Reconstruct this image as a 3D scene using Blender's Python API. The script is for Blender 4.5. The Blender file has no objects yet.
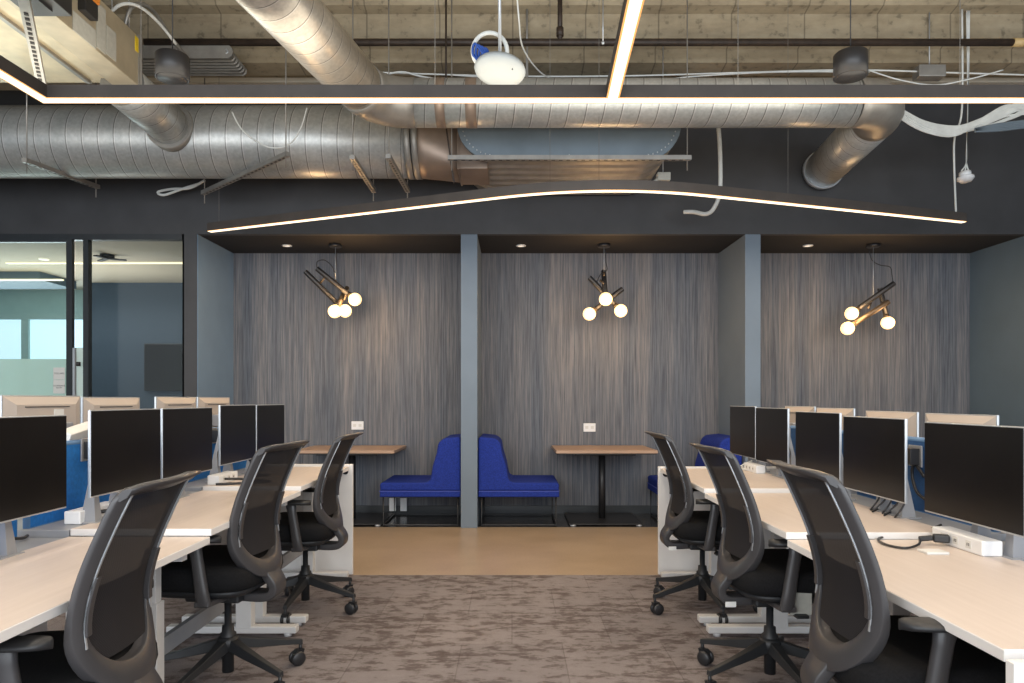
import bpy, bmesh, math, random
from mathutils import Vector, Matrix
random.seed(7)
PI = math.pi
C = bpy.context.scene.collection
H, F, CX, HY = 1.22, 700.0, 512.0, 400.0

def P(px, py, Y):
    """world point that the photograph shows at (px,py) if it stands Y metres away"""
    return Vector(((px - CX) / F * Y, Y, H - (py - HY) / F * Y))

# ------------------------------------------------------------------ materials
M = {}
def new_mat(name):
    m = bpy.data.materials.new(name); m.use_nodes = True
    nt = m.node_tree
    return m, nt, nt.nodes['Principled BSDF'], nt.nodes['Material Output']

def noise(nt, scale, detail=3, vec=None, rough=0.55):
    n = nt.nodes.new('ShaderNodeTexNoise'); n.inputs['Scale'].default_value = scale
    n.inputs['Detail'].default_value = detail; n.inputs['Roughness'].default_value = rough
    if vec is not None: nt.links.new(vec, n.inputs['Vector'])
    return n.outputs['Fac']

def ramp(nt, fac, stops):
    r = nt.nodes.new('ShaderNodeValToRGB'); e = r.color_ramp.elements
    while len(e) < len(stops): e.new(0.5)
    for i, (p, c) in enumerate(stops):
        e[i].position = p; e[i].color = (*c, 1)
    nt.links.new(fac, r.inputs['Fac'])
    return r.outputs['Color']

def objcoord(nt, scale=(1, 1, 1)):
    t = nt.nodes.new('ShaderNodeTexCoord'); mp = nt.nodes.new('ShaderNodeMapping')
    mp.inputs['Scale'].default_value = scale
    nt.links.new(t.outputs['Object'], mp.inputs['Vector'])
    return mp.outputs['Vector']

def math_node(nt, op, a, b=None):
    n = nt.nodes.new('ShaderNodeMath'); n.operation = op
    for i, v in enumerate((a, b)):
        if v is None: continue
        if isinstance(v, (int, float)): n.inputs[i].default_value = v
        else: nt.links.new(v, n.inputs[i])
    return n.outputs[0]

def mix(nt, fac, a, b, mode='MIX'):
    n = nt.nodes.new('ShaderNodeMix'); n.data_type = 'RGBA'; n.blend_type = mode
    for s, v in ((n.inputs[0], fac), (n.inputs[6], a), (n.inputs[7], b)):
        if isinstance(v, (int, float)): s.default_value = v
        elif isinstance(v, tuple): s.default_value = (*v, 1)
        else: nt.links.new(v, s)
    return n.outputs[2]

def bump(nt, bsdf, h, strength=0.2, dist=0.01):
    b = nt.nodes.new('ShaderNodeBump'); b.inputs['Strength'].default_value = strength
    b.inputs['Distance'].default_value = dist
    nt.links.new(h, b.inputs['Height']); nt.links.new(b.outputs['Normal'], bsdf.inputs['Normal'])

def plain(name, col, rough=0.5, metal=0.0, var=0.12, scale=8.0, bmp=0.0, spec=0.5):
    m, nt, b, o = new_mat(name)
    f = noise(nt, scale, 3, objcoord(nt))
    lo = tuple(c * (1 - var) for c in col); hi = tuple(min(1, c * (1 + var)) for c in col)
    nt.links.new(ramp(nt, f, [(0.3, lo), (0.7, hi)]), b.inputs['Base Color'])
    b.inputs['Roughness'].default_value = rough; b.inputs['Metallic'].default_value = metal
    b.inputs['Specular IOR Level'].default_value = spec
    if bmp: bump(nt, b, noise(nt, scale * 12, 2, objcoord(nt)), bmp, 0.003)
    M[name] = m
    return m

def emit(name, col, strength):
    m, nt, b, o = new_mat(name)
    b.inputs['Base Color'].default_value = (*col, 1)
    b.inputs['Emission Color'].default_value = (*col, 1)
    b.inputs['Emission Strength'].default_value = strength
    M[name] = m
    return m

plain('wall_dark', (0.046, 0.046, 0.049), 0.55, var=0.15, scale=3)
plain('wall_bluegrey', (0.155, 0.200, 0.250), 0.6, var=0.05, scale=3)
plain('wall_bluegrey_lit', (0.19, 0.285, 0.40), 0.6, var=0.05, scale=3)  # lit copy of the blue-grey wall, daylight put into the colour
plain('wall_slate', (0.10, 0.150, 0.20), 0.6, var=0.05, scale=3)
plain('wall_navy', (0.038, 0.062, 0.095), 0.7, var=0.08, scale=30)
plain('ceil_black', (0.014, 0.012, 0.011), 0.7)
plain('ceil_beige', (0.60, 0.54, 0.44), 0.8, var=0.03)
plain('teal_white', (0.42, 0.56, 0.55), 0.8, var=0.05)
plain('light_housing', (0.062, 0.052, 0.046), 0.5)  # dark housing with the warm strip glow mixed into its colour
plain('frame_dark', (0.022, 0.026, 0.03), 0.4)
plain('black_plastic', (0.018, 0.018, 0.020), 0.42, var=0.2)
plain('chair_frame', (0.046, 0.044, 0.046), 0.36, var=0.12, scale=5)
plain('chair_dark', (0.016, 0.017, 0.019), 0.5, var=0.2)
plain('chair_fabric', (0.0085, 0.0085, 0.0095), 0.92, var=0.35, scale=160, bmp=0.25, spec=0.2)
plain('white_laminate', (0.74, 0.72, 0.70), 0.45, var=0.03)
plain('ap_white', (0.33, 0.36, 0.37), 0.5, var=0.04)
plain('white_plastic', (0.78, 0.79, 0.80), 0.4, var=0.03)
plain('grey_metal', (0.30, 0.31, 0.33), 0.45, metal=0.2, var=0.06)
plain('leg_metal', (0.58, 0.57, 0.56), 0.42, var=0.05)
plain('silver', (0.50, 0.53, 0.56), 0.34, metal=0.6, var=0.06)
plain('screen_black', (0.005, 0.0045, 0.0045), 0.28, var=0.2, spec=0.26)
plain('monitor_back', (0.52, 0.46, 0.41), 0.45, metal=0.15, var=0.06, scale=4)
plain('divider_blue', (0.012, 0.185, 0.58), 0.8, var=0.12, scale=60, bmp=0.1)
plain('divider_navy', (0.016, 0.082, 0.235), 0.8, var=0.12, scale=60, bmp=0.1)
plain('divider_edge', (0.10, 0.22, 0.42), 0.6)
plain('bench_blue', (0.016, 0.036, 0.245), 0.9, var=0.30, scale=130, bmp=0.3, spec=0.25)
plain('bench_piping', (0.06, 0.09, 0.40), 0.8)
plain('cable_white', (0.66, 0.68, 0.66), 0.6)
plain('cable_blue', (0.01, 0.06, 0.30), 0.5)
plain('pipe_brown', (0.030, 0.019, 0.013), 0.55, var=0.4, scale=18)
plain('brass', (0.50, 0.36, 0.17), 0.5)
plain('yellow', (0.75, 0.55, 0.02), 0.5)
plain('paper', (0.66, 0.66, 0.64), 0.8, var=0.04)
plain('paper_dim', (0.42, 0.42, 0.38), 0.8, var=0.08, scale=30)
plain('ink', (0.05, 0.05, 0.06), 0.7)
plain('sheet_blue', (0.16, 0.205, 0.245), 0.5, metal=0.25, var=0.12, scale=3)
plain('wire_grey', (0.16, 0.155, 0.145), 0.5)
plain('dull_steel', (0.33, 0.32, 0.30), 0.45, metal=0.6, var=0.15)
plain('sheet_steel', (0.46, 0.40, 0.29), 0.40, metal=0.35, var=0.2, scale=4)
plain('sheet_steel_lit', (0.58, 0.49, 0.33), 0.35, metal=0.3, var=0.2, scale=4)  # golden reflection of the strip light put into the sheet colour
plain('brown_sheet', (0.30, 0.235, 0.19), 0.45, metal=0.55, var=0.25, scale=3)
plain('orange', (0.75, 0.25, 0.03), 0.6)
plain('brass_tube', (0.10, 0.075, 0.05), 0.35, metal=0.5)
plain('opp_wood', (0.50, 0.32, 0.16), 0.5)
emit('strip_light', (1.0, 0.86, 0.64), 1.7)
emit('strip_glow', (1.0, 0.52, 0.18), 0.6)  # orange glow beside the strips, made as an emissive surface
emit('bulb', (1.0, 0.72, 0.36), 1.35)
emit('downlight', (1.0, 0.92, 0.8), 0.6)
emit('room_strip', (1.0, 0.85, 0.55), 1.1)
emit('daylight', (0.66, 0.84, 0.97), 0.85)

def mk_wood():
    m, nt, b, o = new_mat('desk_wood')
    f = noise(nt, 1.0, 5, objcoord(nt, (55, 3, 20)), 0.6)
    nt.links.new(ramp(nt, f, [(0.25, (0.545, 0.465, 0.41)), (0.75, (0.605, 0.525, 0.47))]), b.inputs['Base Color'])
    b.inputs['Roughness'].default_value = 0.42
    M['desk_wood'] = m
    m, nt, b, o = new_mat('table_wood')
    f = noise(nt, 1.0, 5, objcoord(nt, (3, 60, 20)), 0.6)
    nt.links.new(ramp(nt, f, [(0.25, (0.37, 0.24, 0.16)), (0.75, (0.46, 0.31, 0.22))]), b.inputs['Base Color'])
    b.inputs['Roughness'].default_value = 0.45
    M['table_wood'] = m
mk_wood()

def mk_wallpaper():
    m, nt, b, o = new_mat('wallpaper')
    fine = noise(nt, 1.0, 4, objcoord(nt, (95, 1, 2.2)), 0.65)
    med = noise(nt, 1.0, 3, objcoord(nt, (26, 1, 0.5)), 0.6)
    broad = noise(nt, 1.0, 2, objcoord(nt, (6.5, 1, 0.12)), 0.5)
    c1 = ramp(nt, fine, [(0.30, (0.072, 0.083, 0.101)), (0.52, (0.156, 0.164, 0.178)), (0.74, (0.25, 0.256, 0.265))])
    c2 = ramp(nt, med, [(0.3, (0.80, 0.83, 0.88)), (0.7, (1.08, 1.06, 1.05))])
    c3 = ramp(nt, broad, [(0.35, (0.74, 0.78, 0.84)), (0.65, (1.12, 1.06, 1.02))])
    c = mix(nt, 1.0, mix(nt, 1.0, c1, c2, 'MULTIPLY'), c3, 'MULTIPLY')
    nt.links.new(c, b.inputs['Base Color']); b.inputs['Roughness'].default_value = 0.75
    M['wallpaper'] = m
mk_wallpaper()

def mk_carpet():
    m, nt, b, o = new_mat('carpet')
    v = objcoord(nt, (8, 15, 1)); big = noise(nt, 1.0, 8, v, 0.72)
    v2 = objcoord(nt, (1.1, 3.0, 1)); zone = noise(nt, 1.0, 3, v2)
    s = math_node(nt, 'ADD', math_node(nt, 'MULTIPLY', big, 0.75), math_node(nt, 'MULTIPLY', zone, 0.3))
    c = ramp(nt, s, [(0.40, (0.100, 0.080, 0.076)), (0.48, (0.145, 0.121, 0.117)), (0.535, (0.235, 0.208, 0.207)), (0.70, (0.265, 0.238, 0.239))])
    br = nt.nodes.new('ShaderNodeTexBrick'); br.offset = 0.5
    for k, val in (('Scale', 1.0), ('Mortar Size', 0.003), ('Brick Width', 0.5), ('Row Height', 0.5)): br.inputs[k].default_value = val
    br.inputs['Color1'].default_value = (1, 1, 1, 1); br.inputs['Color2'].default_value = (0.86, 0.86, 0.87, 1)
    br.inputs['Mortar'].default_value = (0.72, 0.70, 0.70, 1)
    nt.links.new(objcoord(nt), br.inputs['Vector'])
    fib = noise(nt, 380, 2, objcoord(nt))
    cc = mix(nt, 1.0, c, br.outputs['Color'], 'MULTIPLY')
    cc = mix(nt, 1.0, cc, ramp(nt, fib, [(0.3, (0.62, 0.62, 0.62)), (0.7, (1.3, 1.3, 1.3))]), 'MULTIPLY')
    nt.links.new(cc, b.inputs['Base Color']); b.inputs['Roughness'].default_value = 1.0
    b.inputs['Specular IOR Level'].default_value = 0.1
    bump(nt, b, fib, 0.5, 0.004)
    M['carpet'] = m
mk_carpet()

def mk_floor():
    m, nt, b, o = new_mat('floor_concrete')
    n1 = noise(nt, 2.0, 5, objcoord(nt)); n2 = noise(nt, 60, 3, objcoord(nt))
    c = ramp(nt, n1, [(0.3, (0.34, 0.25, 0.165)), (0.7, (0.43, 0.325, 0.225))])
    c = mix(nt, 1.0, c, ramp(nt, n2, [(0.3, (0.9, 0.9, 0.9)), (0.75, (1.08, 1.08, 1.08))]), 'MULTIPLY')
    nt.links.new(c, b.inputs['Base Color']); b.inputs['Roughness'].default_value = 0.3
    M['floor_concrete'] = m
    m, nt, b, o = new_mat('floor_tile')
    n1 = noise(nt, 3.0, 4, objcoord(nt))
    nt.links.new(ramp(nt, n1, [(0.3, (0.022, 0.022, 0.024)), (0.7, (0.045, 0.043, 0.043))]), b.inputs['Base Color'])
    b.inputs['Roughness'].default_value = 0.22
    M['floor_tile'] = m
mk_floor()

def mk_concrete():
    m, nt, b, o = new_mat('concrete')
    n1 = noise(nt, 1.0, 6, objcoord(nt, (1.3, 3, 5)), 0.65); n2 = noise(nt, 14, 4, objcoord(nt))
    c = ramp(nt, n1, [(0.28, (0.235, 0.185, 0.12)), (0.5, (0.33, 0.27, 0.18)), (0.75, (0.42, 0.355, 0.25))])
    c = mix(nt, 1.0, c, ramp(nt, n2, [(0.30, (0.55, 0.55, 0.55)), (0.42, (0.95, 0.95, 0.95)), (0.8, (1.1, 1.1, 1.1))]), 'MULTIPLY')
    t = nt.nodes.new('ShaderNodeTexCoord'); s = nt.nodes.new('ShaderNodeSeparateXYZ')
    nt.links.new(t.outputs['Object'], s.inputs[0])
    fr = math_node(nt, 'FRACT', math_node(nt, 'DIVIDE', s.outputs[0], 0.62))
    ln = math_node(nt, 'LESS_THAN', fr, 0.02)
    c = mix(nt, math_node(nt, 'MULTIPLY', ln, 0.55), c, (0.08, 0.065, 0.045))
    nt.links.new(c, b.inputs['Base Color']); b.inputs['Roughness'].default_value = 0.9
    bump(nt, b, n2, 0.3, 0.01)
    M['concrete'] = m
    for nm, k in (('concrete_shade', 0.55),):
        plain(nm, (0.33 * k, 0.26 * k, 0.165 * k), 0.9, var=0.25, scale=4)
mk_concrete()

def mk_duct(name, lo, hi, rough, metal, pitch, bandcol=None):
    m, nt, b, o = new_mat(name)
    uv = nt.nodes.new('ShaderNodeUVMap'); s = nt.nodes.new('ShaderNodeSeparateXYZ')
    nt.links.new(uv.outputs[0], s.inputs[0])
    h = math_node(nt, 'FRACT', math_node(nt, 'ADD', math_node(nt, 'DIVIDE', s.outputs[0], pitch), s.outputs[1]))
    ln = math_node(nt, 'LESS_THAN', h, 0.055)
    ln2 = math_node(nt, 'LESS_THAN', math_node(nt, 'ABSOLUTE', math_node(nt, 'SUBTRACT', h, 0.09)), 0.03)
    n1 = noise(nt, 3.0, 5, objcoord(nt)); n2 = noise(nt, 40, 2, objcoord(nt))
    c = ramp(nt, n1, [(0.3, lo), (0.7, hi)])
    c = mix(nt, 1.0, c, ramp(nt, n2, [(0.3, (0.88, 0.88, 0.88)), (0.7, (1.08, 1.08, 1.08))]), 'MULTIPLY')
    c = mix(nt, math_node(nt, 'MULTIPLY', ln, 0.62), c, (0.05, 0.045, 0.04))
    c = mix(nt, math_node(nt, 'MULTIPLY', ln2, 0.35), c, (0.75, 0.74, 0.72))
    nt.links.new(c, b.inputs['Base Color'])
    b.inputs['Roughness'].default_value = rough; b.inputs['Metallic'].default_value = metal
    bump(nt, b, ln, 0.5, 0.006)
    M[name] = m
mk_duct('duct_steel', (0.38, 0.40, 0.40), (0.54, 0.55, 0.54), 0.38, 0.55, 0.13)
mk_duct('duct_warm', (0.42, 0.38, 0.33), (0.56, 0.52, 0.46), 0.38, 0.7, 0.125)

def mk_mesh(name, alpha, col):
    m, nt, b, o = new_mat(name)
    t = nt.nodes.new('ShaderNodeTexCoord'); s = nt.nodes.new('ShaderNodeSeparateXYZ')
    nt.links.new(t.outputs['Object'], s.inputs[0])
    wy = math_node(nt, 'SINE', math_node(nt, 'MULTIPLY', s.outputs[1], 900))
    wz = math_node(nt, 'SINE', math_node(nt, 'MULTIPLY', s.outputs[2], 700))
    f = math_node(nt, 'MULTIPLY', wy, wz)
    nt.links.new(ramp(nt, f, [(0.0, tuple(c * 0.5 for c in col)), (0.6, col)]), b.inputs['Base Color'])
    b.inputs['Roughness'].default_value = 0.8
    b.inputs['Specular IOR Level'].default_value = 0.25
    tr = nt.nodes.new('ShaderNodeBsdfTransparent'); mx = nt.nodes.new('ShaderNodeMixShader')
    mx.inputs[0].default_value = alpha
    nt.links.new(tr.outputs[0], mx.inputs[1]); nt.links.new(b.outputs[0], mx.inputs[2]); nt.links.new(mx.outputs[0], o.inputs[0])
    M[name] = m
mk_mesh('mesh_fabric', 0.97, (0.026, 0.0235, 0.026))
mk_mesh('mesh_dense', 0.99, (0.023, 0.021, 0.023))

def mk_glass(name, tint, gloss, fog=0.0, fogcol=(0.4, 0.6, 0.52)):
    m, nt, b, o = new_mat(name)
    nt.nodes.remove(b)
    tr = nt.nodes.new('ShaderNodeBsdfTransparent'); tr.inputs[0].default_value = (*tint, 1)
    gl = nt.nodes.new('ShaderNodeBsdfGlossy'); gl.inputs['Roughness'].default_value = 0.03
    mx = nt.nodes.new('ShaderNodeMixShader'); mx.inputs[0].default_value = gloss
    nt.links.new(tr.outputs[0], mx.inputs[1]); nt.links.new(gl.outputs[0], mx.inputs[2])
    out = mx.outputs[0]
    if fog:
        df = nt.nodes.new('ShaderNodeBsdfTranslucent'); df.inputs[0].default_value = (*fogcol, 1)
        d2 = nt.nodes.new('ShaderNodeBsdfDiffuse'); d2.inputs[0].default_value = (*fogcol, 1)
        ad = nt.nodes.new('ShaderNodeMixShader'); nt.links.new(df.outputs[0], ad.inputs[1]); nt.links.new(d2.outputs[0], ad.inputs[2])
        m2 = nt.nodes.new('ShaderNodeMixShader'); m2.inputs[0].default_value = fog
        nt.links.new(out, m2.inputs[1]); nt.links.new(ad.outputs[0], m2.inputs[2]); out = m2.outputs[0]
    nt.links.new(out, o.inputs[0])
    M[name] = m
mk_glass('glass_clear', (0.93, 0.96, 0.95), 0.025)
mk_glass('glass_green', (0.88, 0.94, 0.92), 0.05)
mk_glass('glass_frost', (0.86, 0.93, 0.91), 0.04, 0.8, (0.88, 0.95, 0.92))

# ------------------------------------------------------------------ mesh helpers
class MB:
    def __init__(s):
        s.bm = bmesh.new(); s.uv = None
    def box(s, lo, hi, bev=0.0, mat=None):
        lo = Vector(lo); hi = Vector(hi); c = (lo + hi) / 2; d = hi - lo
        t = bmesh.new(); bmesh.ops.create_cube(t, size=1)
        for v in t.verts: v.co = Vector((v.co.x * d.x, v.co.y * d.y, v.co.z * d.z))
        if bev: bmesh.ops.bevel(t, geom=t.edges[:], offset=bev, segments=2, affect='EDGES', profile=0.5)
        mt = Matrix.Translation(c)
        if mat is not None: mt = mat @ mt
        s.merge(t, mt); return s
    def merge(s, t, mt=None):
        if mt is not None: bmesh.ops.transform(t, matrix=mt, verts=t.verts)
        me = bpy.data.meshes.new('tmp'); t.to_mesh(me); t.free(); s.bm.from_mesh(me); bpy.data.meshes.remove(me)
    def bar(s, a, b, w, h, bev=0.0, up=(0, 0, 1)):
        a = Vector(a); b = Vector(b); z = (b - a); L = z.length; z.normalize()
        up = Vector(up)
        if abs(z.dot(up)) > 0.99: up = Vector((1, 0, 0))
        x = up.cross(z).normalized(); y = z.cross(x)
        m = Matrix((x, y, z)).transposed().to_4x4(); m.translation = (a + b) / 2
        return s.box((-w / 2, -h / 2, -L / 2), (w / 2, h / 2, L / 2), bev, m)
    def tube(s, pts, r, n=12, caps=True, uv=False, closed=False):
        pts = [Vector(p) for p in pts]; N = len(pts)
        rs = r if isinstance(r, (list, tuple)) else [r] * N
        T = []
        for i in range(N):
            a = pts[max(0, i - 1)] if not closed else pts[i - 1]
            b = pts[min(N - 1, i + 1)] if not closed else pts[(i + 1) % N]
            T.append((b - a).normalized())
        up = Vector((0, 0, 1)) if abs(T[0].z) < 0.9 else Vector((1, 0, 0))
        x = (up - T[0] * up.dot(T[0])).normalized()
        rings = []; frames = []
        for i in range(N):
            x = (x - T[i] * x.dot(T[i]))
            if x.length < 1e-6: x = T[i].orthogonal()
            x.normalize(); y = T[i].cross(x); frames.append((x, y))
            rings.append([s.bm.verts.new(pts[i] + (x * math.cos(2 * PI * k / n) + y * math.sin(2 * PI * k / n)) * rs[i]) for k in range(n)])
        lay = s.bm.loops.layers.uv.verify() if uv else None
        L = [0]
        for i in range(1, N): L.append(L[-1] + (pts[i] - pts[i - 1]).length)
        for i in range(N if closed else N - 1):
            A = rings[i]; B = rings[(i + 1) % N]
            for k in range(n):
                f = s.bm.faces.new((A[k], A[(k + 1) % n], B[(k + 1) % n], B[k])); f.smooth = True
                if lay:
                    for lp, uvv in zip(f.loops, ((L[i], k / n), (L[i], (k + 1) / n), (L[i + 1], (k + 1) / n), (L[i + 1], k / n))):
                        lp[lay].uv = uvv
        if caps and not closed:
            s.bm.faces.new(rings[0][::-1]); s.bm.faces.new(rings[-1])
        return s
    def lathe(s, prof, center=(0, 0, 0), n=24, mat=None):
        t = bmesh.new(); rings = []
        for r, z in prof:
            rings.append([t.verts.new((r * math.cos(2 * PI * k / n), r * math.sin(2 * PI * k / n), z)) for k in range(n)] if r > 1e-5 else [t.verts.new((0, 0, z))])
        for A, B in zip(rings, rings[1:]):
            for k in range(n):
                q = [A[k % len(A)], A[(k + 1) % len(A)], B[(k + 1) % len(B)], B[k % len(B)]]
                u = []
                for v in q:
                    if v not in u: u.append(v)
                if len(u) > 2:
                    try: t.faces.new(u).smooth = True
                    except ValueError: pass
        for Rg in (rings[0], rings[-1]):
            if len(Rg) > 2:
                try: t.faces.new(Rg)
                except ValueError: pass
        bmesh.ops.recalc_face_normals(t, faces=t.faces[:])
        mt = Matrix.Translation(Vector(center))
        if mat is not None: mt = mat
        s.merge(t, mt); return s
    def prism(s, poly, a, b, axis='y', bev=0.0, seg=2):
        """poly: 2-d outline, extruded along axis from a to b"""
        t = bmesh.new()
        def mk(u, v, w):
            return {'y': (u, w, v), 'x': (w, u, v), 'z': (u, v, w)}[axis]
        A = [t.verts.new(mk(u, v, a)) for u, v in poly]; B = [t.verts.new(mk(u, v, b)) for u, v in poly]
        n = len(poly)
        for i in range(n): t.faces.new((A[i], A[(i + 1) % n], B[(i + 1) % n], B[i]))
        fa = t.faces.new(A); fb = t.faces.new(B[::-1])
        bmesh.ops.recalc_face_normals(t, faces=t.faces[:])
        if bev:
            bmesh.ops.bevel(t, geom=list(set(fa.edges[:] + fb.edges[:])), offset=bev, segments=seg, affect='EDGES', profile=0.5)
        s.merge(t); return s
    def loft(s, secs, caps=True, smooth=False, closed=False):
        rings = [[s.bm.verts.new(Vector(p)) for p in sec] for sec in secs]; n = len(rings[0])
        for i in range(len(rings) if closed else len(rings) - 1):
            A = rings[i]; B = rings[(i + 1) % len(rings)]
            for k in range(n):
                s.bm.faces.new((A[k], A[(k + 1) % n], B[(k + 1) % n], B[k])).smooth = smooth
        if caps and not closed: s.bm.faces.new(rings[0][::-1]); s.bm.faces.new(rings[-1])
        return s
    def sphere(s, c, r, sc=(1, 1, 1), u=20, v=12):
        t = bmesh.new(); bmesh.ops.create_uvsphere(t, u_segments=u, v_segments=v, radius=r)
        for f in t.faces: f.smooth = True
        s.merge(t, Matrix.Translation(Vector(c)) @ Matrix.Diagonal((*sc, 1))); return s
    def build(s, name, mat, parent=None, world=True, bevel=0.0):
        bmesh.ops.recalc_face_normals(s.bm, faces=s.bm.faces[:])
        if parent is not None and world:
            # vertices were given in world space: bring them into the frame of the parent
            off = Vector((0, 0, 0)); q = parent
            while q is not None: off += q.location; q = q.parent
            bmesh.ops.translate(s.bm, vec=-off, verts=s.bm.verts)
        me = bpy.data.meshes.new(name); s.bm.to_mesh(me); s.bm.free()
        me.materials.append(M[mat] if isinstance(mat, str) else mat)
        o = bpy.data.objects.new(name, me); C.objects.link(o)
        if parent is not None: o.parent = parent
        if bevel:
            b = o.modifiers.new('bevel', 'BEVEL'); b.width = bevel; b.segments = 2; b.limit_method = 'ANGLE'; b.angle_limit = math.radians(40)
        return o

def B(lo, hi, name, mat, parent=None, bev=0.0, world=True): return MB().box(lo, hi, bev).build(name, mat, parent, world)

def thing(name, label, cat, loc=(0, 0, 0), rz=0, group=None):
    o = bpy.data.objects.new(name, None); C.objects.link(o)
    o.empty_display_size = 0.1
    o.location = loc; o.rotation_euler = (0, 0, rz); o['label'] = label; o['category'] = cat
    if group: o['group'] = group
    return o
def tag(o, label, cat, group=None, kind=None):
    o['label'] = label; o['category'] = cat
    if group: o['group'] = group
    if kind: o['kind'] = kind
    return o
def recenter(o):
    """origin of a one-mesh thing to the bottom centre of its shape"""
    me = o.data
    xs = [v.co for v in me.vertices]
    c = Vector(((min(p.x for p in xs) + max(p.x for p in xs)) / 2, (min(p.y for p in xs) + max(p.y for p in xs)) / 2, min(p.z for p in xs)))
    me.transform(Matrix.Translation(-c)); o.location = c
    return o
def struct(name, mb, mat, parent=None):
    o = mb.build(name, mat, parent)
    if parent is None: o['kind'] = 'structure'
    return o
def dup(root, loc, rz, label, group=None):
    r = root.copy(); C.objects.link(r); r.location = loc; r.rotation_euler = (0, 0, rz); r['label'] = label
    if group: r['group'] = group
    for ch in list(root.children):
        c = ch.copy(); C.objects.link(c); c.parent = r
        for g in list(ch.children):
            d = g.copy(); C.objects.link(d); d.parent = c
    return r
def smoothpath(pts, k=6):
    pts = [Vector(p) for p in pts]; out = []
    for i in range(len(pts) - 1):
        p0 = pts[max(0, i - 1)]; p1 = pts[i]; p2 = pts[i + 1]; p3 = pts[min(len(pts) - 1, i + 2)]
        for j in range(k):
            t = j / k
            out.append(0.5 * ((2 * p1) + (p2 - p0) * t + (2 * p0 - 5 * p1 + 4 * p2 - p3) * t * t + (3 * p1 - p0 - 3 * p2 + p3) * t ** 3))
    out.append(pts[-1]); return out
def cable(name, pts, r, mat, label, cat='cable', group=None, k=6, parent=None):
    o = MB().tube(smoothpath(pts, k), r, 8).build(name, mat, parent)
    if parent is None: recenter(o); tag(o, label, cat, group)
    return o

# ------------------------------------------------------------------ camera
cam = bpy.data.cameras.new('camera'); co = bpy.data.objects.new('camera', cam); C.objects.link(co)
co.location = (0, 0, H); co.rotation_euler = (PI / 2, 0, 0)
cam.sensor_width = 36; cam.lens = F / 1024 * 36
cam.shift_y = (HY - 341.5) / 1024
cam.clip_start = 0.05
bpy.context.scene.camera = co

# ------------------------------------------------------------------ setting
YF, YB = 6.67, 7.54       # front of the booths, wall behind them
ZS = 2.80                 # underside of the dark bulkhead
XL, XR = -9.0, 6.6
struct('floor', MB().box((XL, -2.6, -0.12), (XR, 12.2, -0.012)), 'floor_concrete')
tag(MB().box((-6.6, -2.4, -0.012), (6.4, 4.88, 0.0)).build('carpet', 'carpet'), 'grey brown mottled carpet tiles filling the aisle between the desks', 'carpet', kind='stuff')
struct('floor_strip', MB().box((XL, 4.88, -0.012), (XR, 6.72, 0.0)), 'floor_concrete')
struct('floor_booth', MB().box((-3.0, 6.72, -0.012), (4.93, YB, 0.0)), 'floor_tile')
struct('floor_left', MB().box((XL, 6.72, -0.012), (-3.14, 9.1, 0.0)), 'floor_tile')

struct('wall_bulkhead', MB().box((XL, YF, ZS), (XR, YF + 0.06, 4.62)), 'wall_dark')
struct('ceiling_booth', MB().box((-3.0, YF + 0.06, ZS), (4.93, YB, ZS + 0.05)), 'ceil_black')
struct('wall_back', MB().box((-3.0, YB, 0), (4.93, YB + 0.1, ZS + 0.05)), 'wallpaper')
struct('wall_pier_left', MB().box((-3.14, YF, 0), (-3.125, YB, ZS)).box((-3.14, YF, 0), (-3.005, YF + 0.012, ZS)), 'wall_dark')
struct('wall_booth_left', MB().box((-3.125, YF + 0.012, 0), (-3.0, YB, ZS)), 'wall_bluegrey_lit')
struct('wall_booth_divider', MB().box((-0.488, YF, 0), (-0.33, YB, ZS), 0.004), 'wall_bluegrey')
struct('wall_booth_divider.001', MB().box((2.222, YF, 0), (2.37, YB, ZS), 0.004), 'wall_bluegrey')
struct('wall_booth_right', MB().box((4.93, YF, 0), (5.05, YB, ZS)), 'wall_slate')
struct('wall_right', MB().box((5.05, YF, 0), (XR, YF + 0.06, ZS)), 'wall_dark')
struct('wall_right_side', MB().box((XR, -2.6, 0), (XR + 0.1, 12.2, 4.9)), 'wall_slate')
struct('wall_left_side', MB().box((XL - 0.1, -2.6, 0), (XL, 12.2, 4.9)), 'wall_slate')
struct('baseboard_back', MB().box((-3.0, YB - 0.015, 0), (-0.49, YB, 0.085)).box((-0.33, YB - 0.015, 0), (2.22, YB, 0.085)).box((2.37, YB - 0.015, 0), (4.93, YB, 0.085)), 'frame_dark')

# stepped concrete soffit over the office: profile in (Y,Z), long in X
struct('ceiling', MB().box((XL, -2.6, 4.60), (XR, YF, 4.72)), 'concrete')
struct('ceiling_beam', MB().prism([(5.80, 4.60), (5.85, 4.52), (5.95, 4.50), (5.95, 4.295), (6.06, 4.285), (6.09, 4.27), (6.09, 4.60)], XL, XR, 'x'), 'concrete')
struct('ceiling_beam.001', MB().prism([(6.09, 4.60), (6.09, 4.155), (6.30, 4.14), (6.33, 4.22), (YF, 4.22), (YF, 4.60)], XL, XR, 'x'), 'concrete')
struct('trim_ledge', MB().box((XL, 6.50, 4.17), (XR, YF, 4.215)), 'ceil_beige')

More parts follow.
